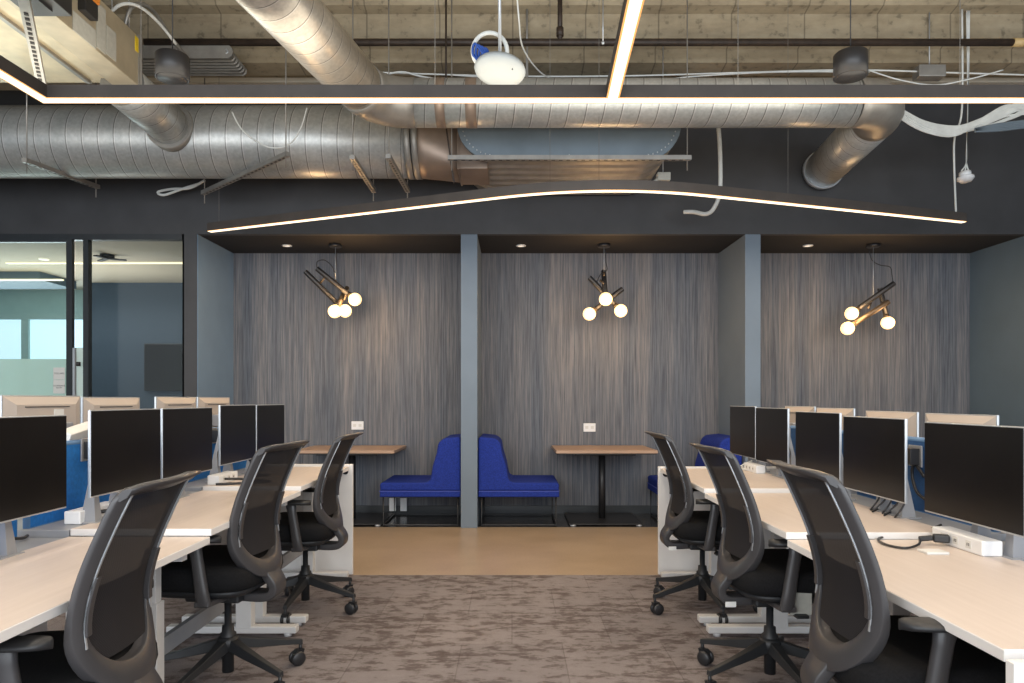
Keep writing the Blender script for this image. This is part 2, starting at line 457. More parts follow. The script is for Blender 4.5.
# ---- glass fronted meeting room on the left
ZG = 2.745
struct('trim_glazing', MB().box((XL, YF - 0.01, ZG), (-3.14, YF + 0.06, ZS)), 'frame_dark')
struct('ceiling_left', MB().box((XL, YF + 0.06, ZG), (-3.14, 9.8, ZG + 0.05)), 'ceil_beige')
struct('wall_navy', MB().box((-5.53, 9.1, 0), (-2.4, 9.2, ZG)), 'wall_navy')
struct('wall_left_far', MB().box((XL, 9.7, 0), (-5.2, 9.8, ZG)), 'teal_white')
struct('wall_left_return', MB().box((-3.125, YB + 0.0, 0), (-3.02, 9.1, ZG)), 'wall_navy')
w = struct('window_2', MB().box((-8.6, 9.66, 0.75), (-5.7, 9.695, 2.35)), 'daylight')
MB().box((-6.75, 9.625, 0.7), (-6.65, 9.66, 2.34)).box((-8.6, 9.62, 2.33), (-5.7, 9.66, 2.42)).box((-8.6, 9.62, 0.7), (-5.7, 9.66, 0.76)).build('window_frame', 'teal_white', w)
struct('trim_bulkhead', MB().box((XL, 8.3, ZG - 0.10), (-5.6, 9.0, ZG - 0.001)), 'wall_slate')
# fixed pane
w = struct('window_1', MB().box((-4.075, YF + 0.02, 0.03), (-3.145, YF + 0.03, ZG)), 'glass_clear')
MB().box((-4.085, YF - 0.005, 0), (-4.035, YF + 0.055, ZG)).box((-4.035, YF, 0), (-3.14, YF + 0.05, 0.05)).build('window_frame', 'frame_dark', w)
w = struct('window_3', MB().box((-4.17, YF + 0.02, 0.03), (-4.085, YF + 0.03, ZG)), 'glass_clear')
MB().box((-4.17, YF + 0.012, 0.03), (-4.085, YF + 0.018, 1.72)).build('frosted_film', 'glass_frost', w)
# sliding door
d = struct('door_1', MB().box((-5.9, YF - 0.03, 0.03), (-4.215, YF - 0.02, ZG)), 'glass_green')
MB().box((-5.9, YF - 0.019, 0.03), (-4.215, YF - 0.016, 1.61)).build('frosted_film', 'glass_frost', d)
MB().box((-4.22, YF - 0.045, 0.0), (-4.165, YF - 0.005, ZG)).box((-5.95, YF - 0.045, 0), (-5.9, YF - 0.005, ZG)).box((-5.9, YF - 0.045, 0), (-4.22, YF - 0.005, 0.05)).box((-5.9, YF - 0.045, ZG - 0.03), (-4.22, YF - 0.005, ZG)).build('door_frame', 'frame_dark', d)
MB().bar(P(74.5, 348, 6.60), (P(74.5, 348, 6.60).x, 6.60, 0.85), 0.028, 0.02).bar(P(74.5, 357, 6.60), P(74.5, 357, 6.66), 0.012, 0.012).build('door_handle', 'silver', d)
MB().lathe([(0, -0.02), (0.022, -0.02), (0.022, 0.02), (0, 0.02)], P(78, 364, 6.63), 12).build('door_lock', 'black_plastic', d)
B((-9, YF - 0.05, 0), (-5.95, YF + 0.03, ZG), 'wall_left', 'wall_slate')['kind'] = 'structure'

def text_lines(lines, size, loc, name, mat, parent):
    """lettering turned to a mesh, facing -Y"""
    cu = bpy.data.curves.new(name, 'FONT'); cu.body = lines; cu.size = size; cu.align_x = 'CENTER'; cu.align_y = 'CENTER'; cu.extrude = 0.0004
    t = bpy.data.objects.new(name, cu); C.objects.link(t)
    dg = bpy.context.evaluated_depsgraph_get(); me = bpy.data.meshes.new_from_object(t.evaluated_get(dg))
    bpy.data.objects.remove(t)
    me.transform(Matrix.Translation(Vector(loc) - (parent.matrix_world.translation if parent else Vector())) @ Matrix.Rotation(PI / 2, 4, 'X'))
    me.materials.clear(); me.materials.append(M[mat])
    o = bpy.data.objects.new(name, me); C.objects.link(o); o.parent = parent
    return o
for (y0, y1, txt, lab) in ((367.5, 379.5, 'YOU ARE', 'upper white paper notice taped to the glass door'), (380, 393.5, 'CONFERENCE\nROOM', 'lower white paper notice taped to the glass door')):
    a = P(53.4, y1, YF - 0.036); b = P(65, y0, YF - 0.036)
    o = B((a.x, a.y - 0.002, a.z), (b.x, a.y, b.z), 'paper_notice', 'paper'); recenter(o); tag(o, lab, 'paper notice', 'paper notices on the glass door')
    bpy.context.view_layer.update()
    text_lines(txt, 0.022 if 'ROOM' not in txt else 0.018, ((a.x + b.x) / 2, a.y - 0.0028, (a.z + b.z) / 2), 'lettering', 'ink', o)

# room contents
o = MB().box((-5.6, 7.74, ZG - 0.012), (-3.2, 7.79, ZG - 0.001)).build('ceiling_light', 'room_strip'); recenter(o); tag(o, 'long thin warm light line in the ceiling of the glass meeting room', 'light')
o = MB().box((-7.2, 8.24, ZG - 0.115), (-5.3, 8.28, ZG - 0.10)).build('ceiling_light', 'room_strip'); recenter(o); tag(o, 'light line seen through the glass door, lower than its neighbour', 'light')
o = MB().lathe([(0, 0), (0.05, 0), (0.05, -0.012), (0, -0.012)], (-5.05, 7.55, ZG), 20).build('downlight', 'downlight'); recenter(o); tag(o, 'small round downlight seen through the glass door', 'light')
r = thing('ceiling_fixture', 'black fixture on the ceiling of the glass meeting room', 'ceiling fixture', (-4.25, 7.35, ZG))
MB().lathe([(0, 0), (0.07, 0), (0.07, -0.03), (0, -0.035)], (-4.25, 7.35, ZG), 20).build('canopy', 'black_plastic', r)
for a in range(3):
    an = a * 2.1 + 0.4
    MB().bar((-4.25, 7.35, ZG - 0.04), (-4.25 + 0.18 * math.cos(an), 7.35 + 0.18 * math.sin(an), ZG - 0.045), 0.05, 0.014, 0.004).build('arm', 'black_plastic', r)
r = thing('television', 'black flat television mounted on the navy wall of the meeting room', 'television', (-4.25, 9.05, 1.34))
MB().box((-4.76, 9.05, 1.34), (-3.75, 9.085, 1.95), 0.006).build('case', 'black_plastic', r)
MB().box((-4.745, 9.046, 1.355), (-3.765, 9.052, 1.935)).build('screen', 'screen_black', r)
MB().box((-4.5, 9.085, 1.5), (-4.0, 9.099, 1.8)).build('wall_bracket', 'frame_dark', r)

# ------------------------------------------------------------------ ducts and services
def arc(c, a, b, n=8):
    """quarter bend from a to b around corner c (quadratic)"""
    a = Vector(a); b = Vector(b); c = Vector(c)
    return [a * (1 - t) ** 2 + c * 2 * t * (1 - t) + b * t * t for t in [i / n for i in range(n + 1)]]

# large round duct
DY, DZ, DR = 5.98, 3.42, 0.295
r = thing('air_duct', 'large round spiral steel duct running along the left bulkhead', 'duct', (-3.2, DY, DZ))
MB().tube([(x, DY, DZ) for x in (-8.8, -7, -5, -3, -2, -0.86)], DR, 40, uv=True).build('pipe_run', 'duct_steel', r)
for x in (-0.86, -0.80):
    MB().tube([(x - 0.025, DY, DZ), (x + 0.025, DY, DZ)], DR + 0.008, 40).build('collar', 'dull_steel', r)
secs = []
def rr(x, hy, hz, rad, n=40):
    out = []
    for k in range(n):
        a = 2 * PI * k / n; e = rad
        cx, sy = math.cos(a), math.sin(a)
        out.append((x, DY + hy * math.copysign(abs(cx) ** e, cx), DZ - 0.0 + hz * math.copysign(abs(sy) ** e, sy)))
    return out
for t in (0, .25, .5, .75, 1):
    secs.append(rr(-0.80 + 0.36 * t, DR - 0.075 * t, DR, 1 - 0.78 * t))
MB().loft(secs, smooth=True).build('transition', 'brown_sheet', r)
MB().box((-0.44, DY - 0.22, DZ - DR), (-0.20, DY + 0.22, DZ + DR), 0.006).box((-0.452, DY - 0.23, DZ - DR - 0.008), (-0.436, DY + 0.23, DZ + DR + 0.008), 0.002).build('square_section', 'brown_sheet', r)

# second duct : comes along the ceiling from the camera, bends right, runs to the right, bends back to the bulkhead
Y2, Z2, R2 = 5.2, 3.425, 0.172
e1 = Vector((-1.02, Y2, Z2)); far = Vector((-1.405, 3.2, Z2))
dirn = (far - e1).normalized()
r = thing('air_duct', 'slimmer spiral duct that bends right and runs in front of the flat oval duct', 'duct', (0.6, Y2, Z2))
MB().tube([far + (e1 + dirn * 0.30 - far) * t for t in (0, .5, 1)], R2, 32, uv=True).build('diagonal_run', 'duct_warm', r)
MB().tube(arc(e1, e1 + dirn * 0.30, e1 + Vector((0.30, 0, 0))), R2 + 0.004, 32).build('elbow', 'dull_steel', r)
xe = P(893, 105, Y2).x - 0.02
MB().tube([(e1.x + 0.30, Y2, Z2), (0.5, Y2, Z2), (2.0, Y2, Z2), (xe - 0.28, Y2, Z2)], R2, 32, uv=True).build('straight_run', 'duct_steel', r)
MB().tube([(e1.x + 0.46, Y2, Z2), (e1.x + 0.53, Y2, Z2)], R2 + 0.003, 32).build('sealed_joint', 'brown_sheet', r)
MB().tube([(e1.x + 0.68, Y2, Z2), (e1.x + 0.76, Y2, Z2)], R2 + 0.003, 32).build('sealed_joint', 'brown_sheet', r)
end = P(823, 170, 6.60)
e2 = Vector((xe, Y2, Z2)); d2 = (end - e2).normalized()
MB().tube(arc(e2, e2 - Vector((0.28, 0, 0)), e2 + d2 * 0.28), R2 + 0.004, 32).build('elbow', 'dull_steel', r)
MB().tube([e2 + d2 * 0.28, end], R2, 32, uv=True).build('end_run', 'duct_steel', r)
MB().tube([end - d2 * 0.03, end + d2 * 0.02], R2 + 0.012, 32).build('collar', 'silver', r)

# small branch duct into the large one
r = thing('air_duct', 'small branch duct dropping from the fan unit into the large duct', 'duct', P(165, 128, 5.75))
a = P(122, 84, 5.0); b = P(172, 128, 5.72); ddir = (b - a).normalized()
MB().tube([a, (a + b) / 2, b], 0.16, 28, uv=True).build('pipe_run', 'duct_steel', r)
MB().tube([b - ddir * 0.06, b + ddir * 0.03], 0.19, 28).build('collar', 'dull_steel', r)

# flat oval ducts
def oval(cx, hw, hz, zc, Y, n=36, k=0.0):
    """stadium-like outline"""
    out = []
    for i in range(n):
        a = 2 * PI * i / n
        sx = math.cos(a); sz = math.sin(a)
        out.append((cx + math.copysign(max(0, hw - hz), sx) * (1 if abs(sx) > 1e-6 else 0) + (hz + k) * sx, Y, zc + (hz + k) * sz))
    return out
def oval_duct(cx, hw, hz, zc, y0, y1, label, capmat, loc, pitch=0.15, amp=0.016):
    r = thing('oval_duct', label, 'duct', loc)
    secs = []; y = y0 + 0.02; i = 0
    while y < y1:
        for q, kk in ((0, 0), (0.2 * pitch, amp), (0.32 * pitch, amp), (0.5 * pitch, 0)):
            if y + q < y1: secs.append(oval(cx, hw, hz, zc, y + q, k=kk))
        y += pitch
    MB().loft(secs, smooth=False).build('ribbed_body', 'dull_steel', r)
    m = MB().loft([oval(cx, hw, hz, zc, y0 + 0.02, k=0.02), oval(cx, hw, hz, zc, y0 - 0.005, k=0.02)])
    m.build('end_cap', capmat, r)
    ring = oval(cx, hw, hz, zc, y0 - 0.008, n=44, k=-0.02)
    m = MB()
    for p in ring: m.sphere(p, 0.007, (1, .5, 1), 6, 4)
    m.build('screws', 'silver', r)
    return r
oval_duct(0.46, 0.885, 0.285, 3.455, 5.64, 6.66, 'flat oval duct with blue grey end cap above the middle booth', 'sheet_blue', (0.48, 5.83, 3.22))
oval_duct(-2.74, 0.44, 0.035, 4.065, 5.72, 6.06, 'ribbed oval duct high up behind the left ceiling speaker', 'dull_steel', (-2.62, 5.45, 3.9), 0.05, 0.009)

# strut trapezes with threaded rods
def trapeze(a, b, label, group='strut hangers under the ducts', top=4.6):
    a = Vector(a); b = Vector(b)
    r = thing('strut_hanger', label, 'hanger', (a + b) / 2, group=group)
    m = MB().bar(a, b, 0.04, 0.035); u = (b - a).normalized()
    m.build('channel', 'dull_steel', r)
    hole = MB(); L = (b - a).length; n = int(L / 0.06)
    for i in range(1, n): hole.bar(a + u * (i * 0.06 - 0.014), a + u * (i * 0.06 + 0.014), 0.014, 0.039)
    hole.build('slots', 'black_plastic', r)
    for p in (a + u * 0.03, b - u * 0.03):
        MB().tube([(p.x, p.y, p.z - 0.10), (p.x, p.y, 4.135 if p.y > 6.1 else (4.29 if p.y > 5.95 else top))], 0.005, 8).build('threaded_rod', 'dull_steel', r)
trapeze(P(24, 160, 5.45), P(98, 187, 6.38), 'strut hanger under the left end of the large duct')
trapeze(P(288, 154, 5.45), P(203, 193, 6.36), 'slanting strut hanger under the large duct right of the branch duct')
trapeze(P(352, 157, 5.46), P(374, 191, 6.36), 'strut hanger under the large duct just before its collar')
trapeze(P(388, 156, 5.46), P(408, 191, 6.36), 'strut hanger right of the large duct collar')
trapeze(P(448, 158, 5.59), P(691, 158, 5.59), 'pale horizontal strut hanger carrying the flat oval duct cap')
# drop strap
o = MB().bar(P(446, 126, 5.62), P(454, 183, 5.62), 0.03, 0.012).tube([P(446, 126, 5.62), (P(446, 126, 5.62).x, 5.62, 4.6)], 0.008, 8).build('hanger_strap', 'pipe_brown'); recenter(o); tag(o, 'dark metal hanger strap in front of the square duct section', 'hanger')

# fan coil unit and sheet-metal plenum upper left
r = thing('fan_coil_unit', 'boxy sheet metal air unit with paper labels at the upper left ceiling', 'air unit', (-2.78, 3.6, 3.45))
xu0, xu1, zu0, zu1, yu1 = -2.83, -2.65, 3.45, 3.80, 5.0
MB().box((xu0, 2.3, zu0), (xu1, yu1, zu1), 0.004).build('casing', 'sheet_steel', r)
MB().box((xu0 - 0.01, yu1 - 0.04, zu0 - 0.01), (xu1 + 0.01, yu1, zu1 + 0.01)).build('end_flange', 'dull_steel', r)
def side(px0, py0, px1, py1, nm, mat):
    ya = (xu1) * F / (px0 - CX); yb = xu1 * F / (px1 - CX)
    za = H - (py0 - HY) / F * ya; zb = H - (py1 - HY) / F * yb
    MB().box((xu1 - 0.001, ya, min(za, zb)), (xu1 + 0.004, yb, max(za, zb))).build(nm, mat, r)
def label_on(ya, yb, za, zb, nm, mat): MB().box((xu1 - 0.001, ya, za), (xu1 + 0.004, yb, zb)).build(nm, mat, r)
label_on(4.22, 4.45, 3.452, 3.57, 'paper_label', 'paper_dim')
label_on(4.46, 4.56, 3.47, 3.76, 'paper_label', 'paper_dim')
label_on(4.57, 4.68, 3.48, 3.67, 'paper_label', 'paper_dim')
label_on(4.92, 4.985, 3.68, 3.78, 'yellow_label', 'yellow')
MB().box((-2.74, 3.0, 3.40), (-2.50, 3.98, 3.60), 0.004).box((-2.70, 2.9, 3.38), (-2.56, 3.9, 3.40)).build('control_box', 'black_plastic', r)
MB().box((xu1 - 0.001, 4.27, 3.60), (xu1 + 0.05, 4.40, 3.70), 0.004).build('vent_cap', 'black_plastic', r)
MB().box((xu1 - 0.001, 4.39, 3.73), (xu1 + 0.03, 4.45, 3.80)).build('orange_tag', 'orange', r)
for (x, y) in ((xu0 + 0.03, 4.9), (xu1 - 0.03, 4.9), (xu1 - 0.03, 4.2)):
    MB().tube([(x, y, zu1), (x, y, 4.6)], 0.005, 8).build('threaded_rod', 'dull_steel', r)
r = thing('sheet_metal_plenum', 'wide shiny sheet metal plenum at the far upper left of the ceiling', 'duct', (-4.1, 4.0, 3.52))
MB().box((-5.4, 2.2, 3.52), (-2.87, 5.08, 3.95), 0.006).build('casing', 'sheet_steel_lit', r)
MB().bar((-3.05, 2.4, 3.51), (-3.05, 5.05, 3.51), 0.03, 0.02).build('seam_flange', 'dull_steel', r)
MB().bar((-5.3, 4.0, 3.505), (-3.45, 4.0, 3.505), 0.03, 0.03).bar((-5.3, 4.15, 3.505), (-3.45, 4.15, 3.505), 0.02, 0.03).build('stiffener', 'silver', r)
for x in (-5.3, -3.4):
    MB().tube([(x, 4.6, 3.95), (x, 4.6, 4.6)], 0.005, 8).build('threaded_rod', 'dull_steel', r)
a = P(23, -6, 3.45); b = P(42, 86, 4.35)
r = thing('perforated_channel', 'upright perforated steel channel hanging in front of the shiny plenum', 'hanger', b)
MB().bar(a, b, 0.05, 0.04).tube([a, (a.x, a.y, 4.6)], 0.008, 8).build('channel', 'dull_steel', r)
u = (b - a).normalized(); m = MB()
for i in range(3, int((b - a).length / 0.05)): m.bar(a + u * (i * 0.05 - 0.012), a + u * (i * 0.05 + 0.012), 0.02, 0.046)
m.build('slots', 'ceil_black', r)
cable('flexible_conduit', [P(125, 26, 4.9), P(131, 8, 4.9), P(143, 4, 5.0), P(156, 14, 5.2), P(170, 36, 5.4), P(186, 56, 5.6)], 0.014, 'dull_steel', 'grey flexible conduit arching beside the left ceiling speaker', 'conduit')
cable('flexible_conduit', [P(106, 18, 4.8), P(120, 5, 4.8), P(138, 6, 4.9), P(158, 22, 5.1), P(176, 44, 5.3)], 0.011, 'cable_white', 'pale flexible conduit leaving the top of the fan unit', 'conduit')

# sprinkler main
r = thing('sprinkler_pipe', 'dark brown pipe running the full width under the concrete ceiling', 'pipe', (0.5, 5.6, 4.08))
zp = P(512, 42.5, 5.72).z
MB().tube([(-3.0, 5.72, zp), (0, 5.72, zp), (6.5, 5.72, zp)], 0.028, 14).build('main_pipe', 'pipe_brown', r)
x = P(560, 20, 5.72).x
MB().tube([(x, 5.72, zp), (x, 5.72, 4.6)], 0.02, 10).tube([(x, 5.72, zp + 0.05), (x, 5.72, zp + 0.12)], 0.03, 10).build('riser', 'pipe_brown', r)
MB().tube([(4.09, 5.72, zp), (4.24, 5.72, zp)], 0.034, 14).build('brass_fitting', 'brass', r)
o = MB().tube([P(603, 0, 5.0), P(603, 42, 5.0)], 0.004, 8).sphere(P(603, 43, 5.0), 0.012).tube([P(603, 0, 5.0), (P(603, 0, 5.0).x, 5.0, 4.6)], 0.004, 6).build('hanging_wire', 'silver'); recenter(o); tag(o, 'thin wire with a small bead right of the lengthwise light', 'wire')
o = MB().bar(P(527, 58, 5.9), P(527, 82, 5.9), 0.03, 0.02).tube([P(527, 58, 5.9), (P(527, 58, 5.9).x, 5.9, 4.55)], 0.01, 6).build('conduit_drop', 'dull_steel'); recenter(o)
tag(o, 'short grey conduit stub dropping right of the white access point', 'conduit')

# linear lights
def strip_lamp(a, b, w, z):
    L = (b - a).length
    l = bpy.data.lights.new('strip_lamp', 'AREA'); l.shape = 'RECTANGLE'; l.size = L; l.size_y = w * 0.7; l.energy = STRIP_W * L; l.color = (1, 0.82, 0.62)
    o = bpy.data.objects.new('strip_lamp', l); C.objects.link(o); o.location = ((a.x + b.x) / 2, (a.y + b.y) / 2, z - 0.004)
    d = b - a; o.rotation_euler = (0, 0, math.atan2(d.y, d.x))
STRIP_W = 6.2
def strip(path, w, h, nameh, named, root, z):
    """flat-bottomed bar following a plan polyline; diffuser in its underside"""
    pts = [Vector((p[0], p[1], 0)) for p in path]; N = len(pts)
    L, Rr = [], []
    for i in range(N):
        a = (pts[i] - pts[i - 1]).normalized() if i else (pts[1] - pts[0]).normalized()
        b = (pts[i + 1] - pts[i]).normalized() if i < N - 1 else a
        n1 = Vector((-a.y, a.x, 0)); n2 = Vector((-b.y, b.x, 0)); n = (n1 + n2).normalized(); k = 1 / max(0.3, n.dot(n1))
        L.append(pts[i] + n * k * w / 2); Rr.append(pts[i] - n * k * w / 2)
    def sec(i, z0, z1, f=1.0):
        c = (L[i] + Rr[i]) / 2; l = c + (L[i] - c) * f; r2 = c + (Rr[i] - c) * f
        return [(l.x, l.y, z0), (r2.x, r2.y, z0), (r2.x, r2.y, z1), (l.x, l.y, z1)]
    MB().loft([sec(i, z + 0.004, z + h) for i in range(N)]).build(nameh, 'light_housing', root)
    MB().loft([sec(i, z, z + 0.006, 0.70) for i in range(N)]).build(named, 'strip_light', root)
    MB().loft([sec(i, z + 0.002, z + 0.008, 0.97) for i in range(N)]).build('glow_lip', 'strip_glow', root)  # added lip that imitates the glow around the diffuser
    for i in range(N - 1):
        if (pts[i + 1] - pts[i]).length > 0.05: strip_lamp(pts[i], pts[i + 1], w, z)
ZL = 2.90
r = thing('linear_light', 'long warm linear light across the room with a lengthwise branch', 'light', (0.5, 3.92, ZL))
yl = (ZL - H) * F / (400 - 101)
xa = (45 - CX) / F * yl
strip([(xa - 0.10, 1.6), (xa, yl), (2, yl), (4.6, yl)], 0.075, 0.075, 'housing', 'diffuser', r, ZL)
x0 = (612 - CX) / F * yl; yb2 = (ZL - H) * F / 400; x1 = (636 - CX) / F * yb2
k = (x1 - x0) / (yl - yb2)
strip([(x0 + k * (yl - 1.4), 1.4), (x0, yl - 0.0375)], 0.075, 0.075, 'housing', 'diffuser', r, ZL)
for (px, yy) in ((141, yl), (435, yl), (738, yl), (960, yl)):
    x = (px - CX) / F * yy
    MB().tube([(x, yy, ZL + 0.07), (x, yy, 4.6)], 0.0016, 6).build('suspension_wire', 'wire_grey', r)
r = thing('linear_light', 'bent warm linear light hanging in front of the booths', 'light', (0.6, 5.3, 2.72))
pe0 = Vector((-2.70, 6.25, 0)); pm = Vector((0.66, 4.90, 0)); pe1 = Vector((3.82, 5.92, 0))
pa = pm + (pe0 - pm).normalized() * 0.8; pb = pm + (pe1 - pm).normalized() * 0.8
strip([pe0] + arc(pm, pa, pb, 12) + [pe1], 0.06, 0.075, 'housing', 'diffuser', r, 2.72)
for (px, yy) in ((219, 6.19), (550, 5.13), (599, 5.10), (788, 5.42)):
    x = (px - CX) / F * yy
    # along the bar
    MB().tube([(x, yy, 2.79), (x, yy, 4.6 if yy < 5.95 else 4.16)], 0.0016, 6).build('suspension_wire', 'wire_grey', r)
MB().tube(smoothpath([P(956, 214, 5.88), P(954, 160, 5.88), P(955, 135, 5.88), P(962, 108, 5.88), (P(962, 108, 5.88).x, 5.88, 4.5)]), 0.008, 8).build('power_cord', 'cable_white', r)

# cylindrical ceiling speakers
def speaker(px, py0, py1, Y, label):
    w = 32 / F * Y
    c = P(px, (py0 + py1) / 2, Y); hh = 24 / F * Y
    r = thing('pendant_speaker', label, 'speaker', (c.x, c.y, c.z), group='black pendant speakers')
    MB().lathe([(0, -hh / 2 + 0.004), (w / 2 - 0.012, -hh / 2 + 0.004), (w / 2 - 0.01, -hh / 2), (w / 2, -hh / 2), (w / 2, hh / 2 - 0.01), (w / 2 - 0.01, hh / 2), (0, hh / 2)], (0, 0, 0), 32).build('cabinet', 'black_plastic', r, world=False)
    MB().lathe([(0, -0.001), (w / 2 - 0.012, -0.001), (w / 2 - 0.012, 0.003), (0, 0.003)], (0, 0, -hh / 2 + 0.001), 32).build('grille', 'black_plastic', r, world=False)
    MB().tube([(0, 0, hh / 2), (0, 0, 4.6 - c.z)], 0.004, 8).build('suspension_wire', 'black_plastic', r, world=False)
speaker(172.5, 54, 80, 4.5, 'black cylindrical pendant speaker beside the fan unit on the left')
speaker(850.5, 51, 79, 4.5, 'black cylindrical pendant speaker on the right of the ceiling')

# access point
c = P(500, 70, 4.25)
r = thing('access_point', 'white oval wireless access point with coiled blue cable under the ceiling', 'access point', c)
m = MB().lathe([(0, -0.035), (0.11, -0.032), (0.15, -0.018), (0.158, 0.0), (0.15, 0.018), (0.09, 0.03), (0, 0.032)], (0, 0, 0), 32, Matrix.Rotation(-0.16, 4, 'X') @ Matrix.Rotation(0.10, 4, 'Y'))
m.build('dome', 'ap_white', r, world=False)
MB().lathe([(0, 0.02), (0.035, 0.02), (0.03, 0.085), (0, 0.09)], (0, 0, 0), 16).build('mount', 'grey_metal', r, world=False)
MB().tube([(0, 0, 0.08), (-0.01, 0, 4.6 - c.z)], 0.010, 8).build('hanging_rod', 'silver', r, world=False)
ring = [(-0.062 + 0.105 * math.cos(t), 0.02, 0.125 + 0.112 * math.sin(t)) for t in [2 * PI * i / 28 for i in range(28)]]
MB().tube(ring, 0.013, 8, closed=True).build('cable_ring', 'cable_white', r, world=False)
m = MB()
for q in range(4):
    m.tube(smoothpath([(-0.07 - 0.012 * q, 0, 0.02), (-0.16 + 0.016 * q, 0.01, 0.09), (-0.155 + 0.02 * q, 0.0, 0.16 - 0.01 * q), (-0.11 + .012 * q, 0, 0.11), (-0.05 - .01 * q, 0, 0.03)]), 0.008, 6)
m.build('blue_cable', 'cable_blue', r, world=False)
for dx in (0.075,):
    MB().sphere((dx, -0.112, -0.048), 0.0045).build('indicator', 'frame_dark', r, world=False)

# loose cables
cable('ceiling_cable', [P(517, -5, 4.9), P(519, 20, 4.95), P(523, 48, 5.2), P(540, 72, 5.5), P(560, 83, 5.8)], 0.006, 'cable_white', 'white cable dropping from the ceiling right of the access point')
cable('ceiling_cable', [P(358, 80, 5.9), P(380, 76, 5.9), P(402, 72, 5.9), P(424, 77, 5.9), P(470, 83, 5.9), P(520, 82, 5.9)], 0.008, 'cable_white', 'white cable sagging both ways from a hanger left of the access point')
cable('ceiling_cable', [P(352, 71.5, 5.92), P(500, 76, 5.92), P(620, 76, 5.92), P(730, 73, 5.92), P(850, 70, 5.92), P(960, 73, 5.92), P(1060, 76, 5.92)], 0.007, 'cable_white', 'long white cable strung across the ceiling, upper of the pair')
cable('ceiling_cable', [P(450, 75, 5.9), P(540, 80, 5.9), P(640, 81, 5.9), P(700, 76, 5.9), P(780, 72, 5.9), P(870, 72, 5.9)], 0.006, 'cable_white', 'long white cable strung across the ceiling, lower of the pair')
cable('ceiling_cable', [P(868, 70, 5.86), P(900, 80, 5.86), P(935, 85, 5.86), P(970, 79, 5.86), P(1003, 70, 5.86)], 0.006, 'cable_white', 'white cable hanging in a shallow loop below the grey junction box')
cable('ceiling_cable', [P(232, 112, 5.55), P(244, 132, 5.55), P(268, 147, 5.55), P(288, 145, 5.55), P(300, 130, 5.55), P(307, 108, 5.55)], 0.006, 'cable_white', 'thin white cable looping down over the face of the large duct')
cable('ceiling_cable', [P(205, 180, 6.5), P(190, 188, 6.5), P(172, 189, 6.5), P(158, 192, 6.5), P(164, 195, 6.5), P(182, 189, 6.5), P(198, 184, 6.5)], 0.012, 'cable_white', 'white cable end tucked under the large duct near the branch duct')
cable('ceiling_cable', [P(718, 122, 6.2), P(720, 150, 6.2), P(720, 190, 6.2), P(714, 208, 6.25), P(706, 214, 6.3), P(694, 212, 6.35), P(684, 212, 6.4)], [0.019] * 37, 'cable_white', 'thick white cable hanging behind the bent light right of the oval duct')
r = thing('junction_box', 'small white junction box hanging right of the flat oval duct', 'junction box', P(664, 176, 6.0))
a = P(657, 181, 6.0); b = P(670, 173, 6.0)
MB().box((a.x, 5.97, a.z), (b.x, 6.05, b.z), 0.006).build('box', 'paper_dim', r)
MB().tube([P(663, 173, 6.0), P(663, 140, 6.0), (P(663, 140, 6.0).x, 6.0, 4.3)], 0.005, 6).build('wire', 'silver', r)
MB().tube(smoothpath([P(658, 179, 6.0), P(652, 184, 6.0), P(646, 189, 6.0)]), 0.015, 8).build('connector', 'paper_dim', r)
r = thing('junction_box', 'grey junction box on the concrete ceiling above the right cable bundle', 'junction box', P(930, 72, 5.9))
a = P(918, 77, 5.9); b = P(945, 65, 5.9)
MB().box((a.x, 5.88, a.z), (b.x, 5.99, b.z), 0.008).build('box', 'dull_steel', r)
MB().tube([((a.x + b.x) / 2, 5.93, b.z), ((a.x + b.x) / 2, 5.93, 4.5)], 0.006, 6).build('wire', 'silver', r)

# cable bundle right: each strand is a cable of one bundle thing
r = thing('cable_bundle', 'bundle of many white data cables sagging at the upper right', 'cable bundle', P(960, 120, 5.7))
for i in range(26):
    j = random.uniform(-1, 1); q = random.uniform(-1, 1)
    pts = [P(900 + 4 * q, 112 + 4 * j, 5.6), P(925 + 3 * q, 126 + 5 * j, 5.65), P(955, 131 + 5 * j, 5.7), P(985, 122 + 6 * q, 5.7), P(1010, 112 + 8 * q, 5.7), P(1034, 108 + 9 * j, 5.7), P(1060, 100 + 10 * q, 5.7)]
    MB().tube(smoothpath(pts, 5), 0.0075, 6).build('strand', 'cable_white', r)
m = MB()
for i in range(5):
    y = 119 + i * 1.6
    m.tube(smoothpath([P(975, y + 10 - i, 5.62), P(1000, y + 5, 5.62), P(1040, y, 5.62)]), 0.010, 6)
m.build('cable_sleeve', 'sheet_blue', r)
r = thing('sensor', 'white round ceiling sensor dangling on white wires at the right', 'sensor', P(965.5, 178, 5.9))
c = P(965.5, 178, 5.9)
MB().lathe([(0, -0.035), (0.045, -0.03), (0.065, -0.008), (0.065, 0.006), (0.03, 0.015), (0.045, 0.02), (0.045, 0.05), (0, 0.055)], (0, 0, 0), 24, Matrix.Rotation(-0.15, 4, 'X')).build('body', 'white_plastic', r, world=False)
for dx in (-6, 0, 6):
    MB().tube(smoothpath([P(965 + dx * 0.6, 171, 5.9), P(966.5, 162, 5.9), P(967, 140, 5.9), P(968, 105, 5.9), (P(968, 105, 5.9).x + dx * 0.002, 5.9, 4.5)]), 0.006, 6).build('wire', 'cable_white', r)

